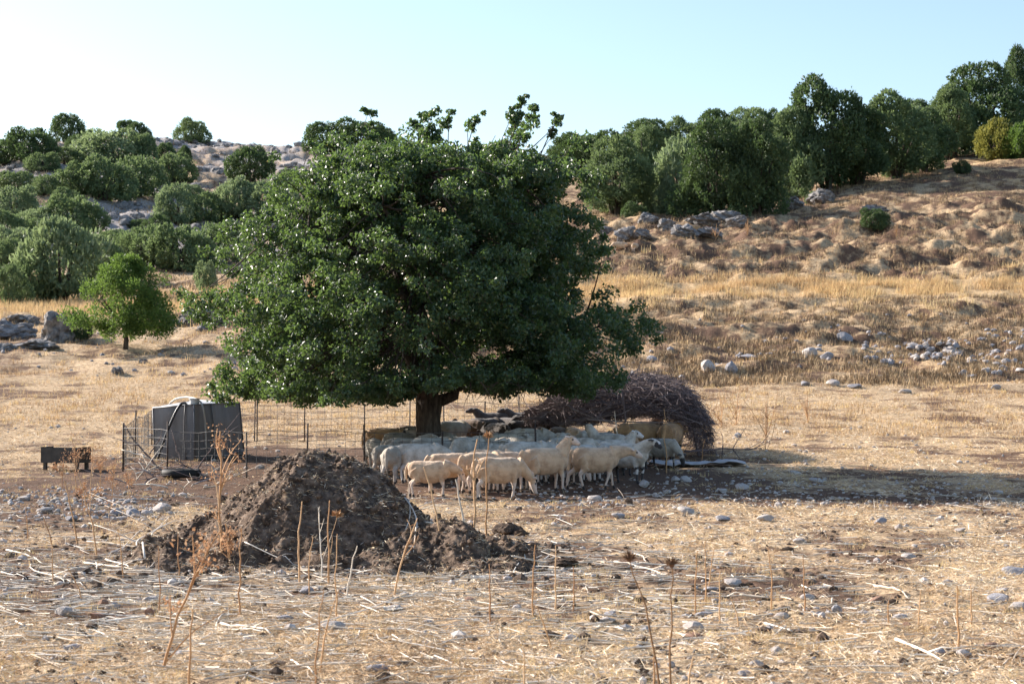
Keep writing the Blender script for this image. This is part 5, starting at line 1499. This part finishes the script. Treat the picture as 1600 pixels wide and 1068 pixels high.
W(1108, 914, 60, 10, "short leaning stalk behind the rounded stone", 'stalk')
W(1125, 975, 82, 0, "straight thin stalk above the pale cube-like stone", 'stalk')
W(1156, 985, 52, -14, "short leaning grey stalk past the pale cube-like stone", 'stalk')
W(1205, 956, 100, -6, "thin stalk in the straw field by the short white cane", 'stalk')
W(1258, 956, 86, -3, "thin upright stalk beside a fallen cane in the straw field", 'stalk')
W(1389, 977, 40, 0, "short stalk over the long pale stone", 'stalk')
W(1434, 981, 60, 6, "short slightly leaning stalk beyond the small round red stone", 'stalk')
W(1498, 1013, 98, -5, "straight bare stalk with a knobbed tip at the far side of the field", 'stalk', r=.008)
W(1517, 975, 62, 0, "thin short stalk just behind the knobbed one", 'stalk')
W(349, 905, 208, -5, "dried rusty weed with a curled seed cluster at its tip, before the heap's slope", 'rust', 'stalk', 7, .013, name="dry_rusty_weed", cat="weed", d=17.4, seed=12)
W(362, 880, 70, -8, "rusty leafy weed crowded around the foot of the curled one", 'rust', 'stalk', 9, .010, name="dry_rusty_weed", cat="weed", d=17.2, seed=22)
GW = "rusty weeds by the pen"
for px, py, h, lean, lab, d in ((452, 745, 55, -60, "orange umbel weed leaning out from the top of the heap", 21.5), (462, 745, 62, -40, "orange umbel weed rising just behind the heap's top", 22),
    (440, 742, 60, -10, "upright orange umbel weed behind the heap's shoulder", 22.5), (420, 748, 72, -6, "orange umbel weed between fence post and heap", 23.5),
    (120, 745, 108, -8, "tall rusty weed in front of the trough", 30), (142, 752, 92, 6, "leafy rusty weed at the trough's end", 29.5), (158, 748, 70, 4, "rusty weed between trough and pen corner", 30),
    (96, 760, 66, 2, "small rusty weed under the trough", 29), (176, 765, 72, 6, "rusty weed before the pen corner", 28.5), (205, 772, 52, -6, "low rusty weed at the foot of the corner post", 28.5), (130, 790, 40, 4, "low rusty tuft below the trough", 27)):
    weed(px, py, h, lean, lab, 'rust', 'stalk', 6, .006, d=d, name="dry_rusty_weed", cat="weed", group=GW)
for px, py, h, lean, lab in ((1196, 704, 92, 6, "dry fan-shaped weed alone on open ground beyond the brushwood"), (1128, 668, 60, -4, "orange dry weed behind the brushwood's outer end"),
    (1150, 664, 62, 6, "second orange dry weed behind the brushwood's outer end"), (1168, 368, 26, 0, "feathery dry weed standing above the outcrop"), (1118, 374, 24, 2, "smaller feathery dry weed beside the lone tan sheep"),
    (1262, 660, 48, 0, "thin reddish weed on the flat beyond the fan-shaped one"), (1400, 372, 22, 2, "dry weed on the slope before the lone dark bush")):
    weed(px, py, h, lean, lab, 'fan', 'stalk', 9, .012 if py > 500 else .02, name="dry_weed", cat="weed", group="dry weeds beyond the flock")
W(1041, 712, 100, -4, "bare dry stalk standing by the outer end of the brushwood", 'stalk', 'stalk', r=.012, d=34.6)
W(972, 690, 84, -12, "grey crooked stick leaning on the brushwood front", 'stalk', 'cane', r=.014, d=36.5)
W(1096, 706, 40, 6, "pale thin stalk in the shadow beyond the brushwood", 'stalk', 'stalk', r=.010, d=37)

# fallen canes
def cane(px0, py0, px1, py1, r, label, seed=0):
    rng = np.random.RandomState(seed + int(px0)); a = G(px0, py0); b = G(px1, py1)
    def gz(p):
        h = float(H(p[0], p[1])); 
        if 16.6 < p[1] < 20.8: h = max(h, h + float(heap_h(p[0], p[1])))
        return h
    t = np.linspace(0, 1, 9)[:, None]; P = a + (b - a) * t
    L = np.linalg.norm(b - a); perp = np.array([-(b - a)[1], (b - a)[0], 0]) / L
    r *= .62
    P += perp * (L * .03 * (rng.normal() * np.sin(t * math.pi) + .5 * rng.normal() * np.sin(2 * t * math.pi)))
    P[:, 2] = [gz(p) + r * 1.1 + .01 for p in P]
    P[:, 2] = np.maximum(P[:, 2], np.linspace(P[0, 2], P[-1, 2], 9))
    g = Geo(); org = P[0].copy(); tube(g, P - org, np.linspace(r, r * .6, 9) * (1 + .12 * np.sin(np.arange(9) * 2.5)), 7, np.full(3, rng.uniform(.45, 1)))
    if L > .5:
        q = P[5] + nrm((b - a) / L + perp * rng.choice([-1, 1]) * .9 + [0, 0, .3]) * L * .22
        tube(g, np.array([P[5], (P[5] + q) / 2 + [0, 0, .02], q]) - org, [r * .6, r * .45, r * .25], 5, np.full(3, rng.uniform(.45, 1)))
    o = g.build("fallen_cane", MAT['cane'], None, True, True); o.location = org
    return tag(o, label, "cane")
CN = [(10, 862, 68, 884, .014, "thick bleached crooked cane by the picture's edge"), (68, 884, 100, 882, .010, "short bleached cane continuing the thick crooked one"),
 (2, 896, 42, 908, .009, "thin bleached cane at the edge below the crooked one"), (55, 884, 100, 914, .010, "pale cane lying askew in the stony straw"),
 (118, 842, 215, 846, .010, "long straight pale cane pointing at the heap"), (136, 848, 232, 858, .012, "pale cane just under the long straight one"),
 (130, 882, 212, 892, .016, "thick white cane before the heap's end"), (165, 876, 200, 890, .012, "white forked cane on top of the thick white one"),
 (170, 868, 262, 812, .013, "long cane propped on the heap's end"), (190, 862, 300, 800, .011, "long pale cane lying up the heap's flank"), (226, 882, 232, 838, .016, "thick white cane stub standing at the heap's end"),
 (235, 846, 262, 820, .012, "short pale cane on the heap's lower flank"), (104, 900, 130, 918, .010, "short white cane beside a grey stone"), (72, 900, 98, 906, .010, "little white cane next to a clod"),
 (106, 914, 150, 902, .008, "thin grey cane in the straw"), (230, 912, 330, 908, .010, "long thin grey cane before the heap"), (240, 920, 345, 926, .013, "long pale cane below the thin grey one"),
 (330, 908, 432, 900, .015, "thick pale cane in front of the heap's middle"), (382, 882, 470, 888, .009, "thin white cane tight against the heap's foot"), (340, 936, 440, 932, .011, "pale cane in the cane litter before the heap"),
 (350, 954, 440, 962, .010, "pale cane under the cane litter"), (345, 978, 425, 996, .016, "thick bleached cane with a torn end in the foreground straw"), (400, 970, 500, 972, .008, "thin grey cane in the straw before the middle stalks"),
 (435, 950, 560, 918, .009, "long thin cane slanting towards the lower lump of the heap"), (470, 986, 660, 920, .010, "very long thin cane slanting across the straw under the forked stalk"),
 (590, 858, 612, 842, .014, "pale bent cane poking out of the heap's lower lump"), (612, 842, 622, 882, .013, "white cane stub standing before the lower lump"), (632, 862, 646, 884, .012, "short white cane leaning beside the stub"),
 (640, 905, 760, 903, .013, "long pale cane right of the lower lump"), (665, 870, 740, 862, .014, "thick pale cane on dark earth beside the lower lump"), (740, 904, 860, 896, .012, "pale cane past the brown clods"),
 (800, 890, 862, 884, .014, "white cane beyond the brown clods"), (806, 876, 806, 904, .010, "short white stub upright by the clods"), (840, 878, 900, 872, .012, "pale cane in the bright litter beyond the clods"),
 (960, 880, 1036, 902, .014, "thick white cane behind the first thistle"), (990, 868, 1010, 880, .012, "short white cane under the thistle head"), (1004, 905, 1046, 902, .012, "white cane crossing behind both thistles"),
 (1030, 934, 1200, 936, .010, "very long dull cane lying straight behind the thistles"), (1156, 934, 1200, 938, .020, "thick pale cane end beyond the rounded stone"), (1066, 975, 1140, 980, .010, "brown curved cane through the pale cube-like stone's straw"),
 (1195, 978, 1238, 990, .012, "short white cane lying by red soil in the straw field"), (1366, 918, 1420, 938, .014, "white cane slanting in the middle of the far straw"), (1400, 1004, 1474, 1038, .018, "thick white curved cane near the bottom corner"),
 (920, 860, 990, 848, .010, "thin pale cane in the bright straw behind the thistles"), (1270, 860, 1310, 862, .010, "thin white cane in the pale straw tufts"), (1450, 776, 1510, 778, .010, "white cane at the edge of the red soil"),
 (640, 1032, 760, 1036, .008, "thin cane near the bottom edge under the middle"), (455, 1036, 490, 1056, .012, "white curl of cane near the bottom edge"), (700, 998, 800, 992, .007, "thin grey cane in the lower straw"),
 (884, 792, 1020, 774, .010, "thin cane at the lit edge of the tree's shadow"), (640, 814, 676, 786, .014, "pale stick lying propped under the smallest front sheep")]
for k, c in enumerate(CN): cane(*c, seed=k)
def clod(px, py, w, h, label, k):
    o = stone("clod", px, py, w, h, 'manure', label, "clod", None, k, True)
clod(790, 838, 48, 24, "large dark clod of manure lying beyond the heap's lower lump", 1)
clod(812, 838, 24, 14, "small dark clod beside the large one", 2)
clod(775, 860, 60, 12, "flat dark clod at the foot of the large one", 3)
clod(874, 883, 60, 12, "dark flat manure patch beyond the clods among canes", 4)
clod(865, 996, 30, 10, "small dark clod by red soil in the straw", 0)

# ------------------------------------------------------------------ straw and grass (uncountable)
def straw_litter():
    rng = np.random.RandomState(21)
    def soilmask(X, Y):
        z = zones(X, Y)[:, 0]
        return z + .25 * perlin(X * 1.7, Y * 1.2) + .22 * perlin(X * .6, Y * .45)
    def off_heap(X, Y):
        return (Y < 16.4) | (Y > 21) | (heap_h(X, Y) < .04)
    g = Geo()
    X, Y, U = frustum_pts(330000, 8.0, 62, -60, 1660, rng)
    m = soilmask(X, Y); keep = (rng.rand(len(X)) < np.clip(1.6 - 2.5 * m, .04, 1)) & off_heap(X, Y); X, Y = X[keep], Y[keep]; n = len(X)
    sc = np.clip(Y / 16, 1, 2.1) 
    L = rng.gamma(2.0, .022, n) * sc ** .8 + .018; Wd = rng.uniform(.0012, .0033, n) * sc
    a = rng.uniform(0, math.pi, n); tilt = rng.normal(size=n) * .34
    D = np.stack([np.cos(a), np.sin(a), tilt], -1)
    P = np.stack([X, Y, H(X, Y) + .005 + rng.rand(n) * .012 + np.abs(tilt) * L * .42], -1)
    v, q = leaves(P, D, L, Wd * 2, rng, .3)
    clump = .5 + .35 * perlin(X * .8, Y * .6)
    t = np.clip(clump + rng.normal(size=n) * .30, 0, 1)
    g.add(v, q, None, np.repeat(t, 4)[:, None].repeat(3, 1))
    tag(g.build("straw_litter", MAT['straw'], None, False, True), "dry straw covering the pasture", kind="stuff")
    # round stems lying about, thick near the heap
    g = Geo()
    X, Y, U = frustum_pts(15000, 8.5, 30, -60, 1660, rng)
    dens = .14 + .9 * np.exp(-(((U - 420) / 480) ** 2 + ((Y - 15.8) / 3.2) ** 2)) + .3 * np.exp(-(((U - 900) / 200) ** 2 + ((Y - 19) / 3.0) ** 2))
    keep = (rng.rand(len(X)) < dens) & off_heap(X, Y); X, Y = X[keep], Y[keep]; n = len(X)
    L = rng.gamma(2.5, .08, n) + .07; a = rng.normal(size=n) * .7 + np.where(rng.rand(n) < .5, 0, math.pi)
    D = np.stack([np.cos(a), np.sin(a), rng.normal(size=n) * .08], -1)
    P = np.stack([X, Y, H(X, Y) + .016], -1)
    v, q = tubes_many(P - D * L[:, None] / 2, P + D * L[:, None] / 2, rng.uniform(.003, .0075, n), rng.uniform(.002, .005, n), rng.normal(size=P.shape) * .03 * [1, 1, .3], rng, 5, 3)
    g.add(v, q, None, np.repeat(np.clip(rng.normal(.62, .25, n), 0, 1), 20)[:, None].repeat(3, 1))
    tag(g.build("stem_litter", MAT['cane'], None, True, True), "dry broken stems lying in the straw", kind="stuff")
    # dark crumbs of soil and dung
    g = Geo()
    X, Y, U = frustum_pts(9000, 8.5, 30, -60, 1660, rng)
    m = soilmask(X, Y); keep = (rng.rand(len(X)) < np.clip(m * 1.3 - .1, .03, 1)) & off_heap(X, Y); X, Y = X[keep], Y[keep]
    n = len(X); F0 = LOWR[0]['F']
    for x, y, z, s in zip(X, Y, H(X, Y), rng.gamma(1.6, .007, n) + .006):
        g.add(LOWR[rng.randint(6)]['V'] * s * rng.uniform(.6, 1.3, 3) + [x, y, z + s * .2], None, F0)
    tag(g.build("soil_crumbs", MAT['manure']), "crumbs of dark soil and dung", kind="stuff")

def blades(g, X, Y, hgt, wid, per, spread, rng, tone, tvar=.2):
    """Tufts: `per` upright blades round each point."""
    n = len(X); idx = np.repeat(np.arange(n), per)
    px = X[idx] + rng.normal(size=len(idx)) * spread[idx]; py = Y[idx] + rng.normal(size=len(idx)) * spread[idx]
    h = hgt[idx] * rng.uniform(.5, 1.15, len(idx)); w = wid[idx]
    z = H(px, py) - .02
    a = rng.uniform(0, 2 * math.pi, len(idx)); le = rng.uniform(.1, .55, len(idx)) * h
    bx, by = np.cos(a), np.sin(a)
    sx, sy = -by * w / 2, bx * w / 2
    b = np.stack([px, py, z], -1); S = np.stack([sx, sy, 0 * sx], -1)
    mid = b + np.stack([bx * le * .35, by * le * .35, h * .6], -1); tip = b + np.stack([bx * le, by * le, h], -1)
    v = np.stack([b - S, b + S, mid + S * .7, tip, mid - S * .7], 1).reshape(-1, 3)
    k = np.arange(len(idx)) * 5
    q = np.stack([k, k + 1, k + 2, k + 4], -1); t = np.stack([k + 4, k + 2, k + 3], -1)
    c = np.clip(tone[idx] + rng.normal(size=len(idx)) * tvar, 0, 1)
    g.add(v, q, t, np.repeat(c, 5)[:, None].repeat(3, 1))

def grasses():
    rng = np.random.RandomState(33)
    one = np.ones
    # gold strip across the slope and on the left rise
    g = Geo(); n = 2400
    U = rng.uniform(880, 1680, n); Y = rng.normal(92.6, 1.7, n) + np.where(rng.rand(n) < .3, rng.normal(size=n) * 5, 0) + .8 * perlin(U * .02, U * 0); X = (U - 800) / F_PX * Y
    k = perlin(X * .28, Y * .4) + .5 * perlin(X * 1.1, Y) > -.02; X, Y = X[k], Y[k]; n = len(X)
    blades(g, X, Y, rng.uniform(.2, .55, n), rng.uniform(.015, .03, n), 16, one(n) * .22, rng, np.clip(.66 + .3 * perlin(X * .1, Y * .1), 0, 1))
    n = 1500; U = rng.uniform(-60, 500, n); Y = rng.normal(92, 4.5, n); X = (U - 800) / F_PX * Y
    blades(g, X, Y, rng.uniform(.25, .55, n), rng.uniform(.015, .03, n), 14, one(n) * .22, rng, one(n) * .6)
    # sparse tufts over both slopes
    X, Y, U = frustum_pts(17000, 46, 150, -60, 1680, rng)
    k = ((U > 560) | (Y < 118)) & (perlin(X * .3, Y * .35) + .3 * rng.normal(size=len(X)) > -.15); X, Y = X[k], Y[k]; n = len(X)
    blades(g, X, Y, rng.uniform(.08, .26, n) * np.clip(Y / 75, .5, 1.2), rng.uniform(.010, .022, n), 11, one(n) * .15, rng, np.clip(.42 + .35 * perlin(X * .2, Y * .2), 0, 1))
    tag(g.build("dry_grass", MAT['grass'], None, False, True), "golden dry grass on the slopes", kind="stuff")
    # brown cushions of thorny scrub on the hummocks
    g = Geo(); X, Y, U = frustum_pts(9500, 60, 150, 700, 1680, rng)
    k = (np.abs(Y - 92) > 3) & (perlin(X * .45, Y * .5) > -.12); X, Y = X[k], Y[k]; n = len(X)
    blades(g, X, Y, rng.uniform(.12, .34, n), rng.uniform(.018, .03, n), 26, rng.uniform(.12, .3, n), rng, np.clip(.5 + .4 * perlin(X * .4, Y * .4), 0, 1), .25)
    X, Y, U = frustum_pts(1500, 100, 255, -60, 560, rng); n = len(X)
    blades(g, X, Y, rng.uniform(.15, .45, n), rng.uniform(.03, .06, n), 18, rng.uniform(.2, .5, n), rng, np.clip(.5 + .4 * perlin(X * .4, Y * .4), 0, 1), .25)
    tag(g.build("low_scrub", MAT['scrub'], None, False, True), "brown dead cushion scrub on the slopes", kind="stuff")
    # short fuzzy grass on the flat
    g = Geo(); X, Y, U = frustum_pts(9500, 9, 60, -60, 1680, rng)
    k = perlin(X * .8 + 4, Y * .6) + .25 * rng.normal(size=len(X)) > .12
    k &= ~((Y > 28) & (Y < 44) & (U > 380) & (U < 1050)) & ((Y < 16.4) | (Y > 21) | (heap_h(X, Y) < .04))
    X, Y = X[k], Y[k]; n = len(X)
    blades(g, X, Y, rng.uniform(.03, .10, n) * np.maximum(1, Y / 30), rng.uniform(.002, .004, n) * np.maximum(1, Y / 14), 16, one(n) * .05, rng, np.clip(.7 + .2 * perlin(X * .5, Y * .5), 0, 1))
    tag(g.build("short_dry_grass", MAT['grass'], None, False, True), "short fuzzy dry grass on the pasture", kind="stuff")
straw_litter()
grasses()
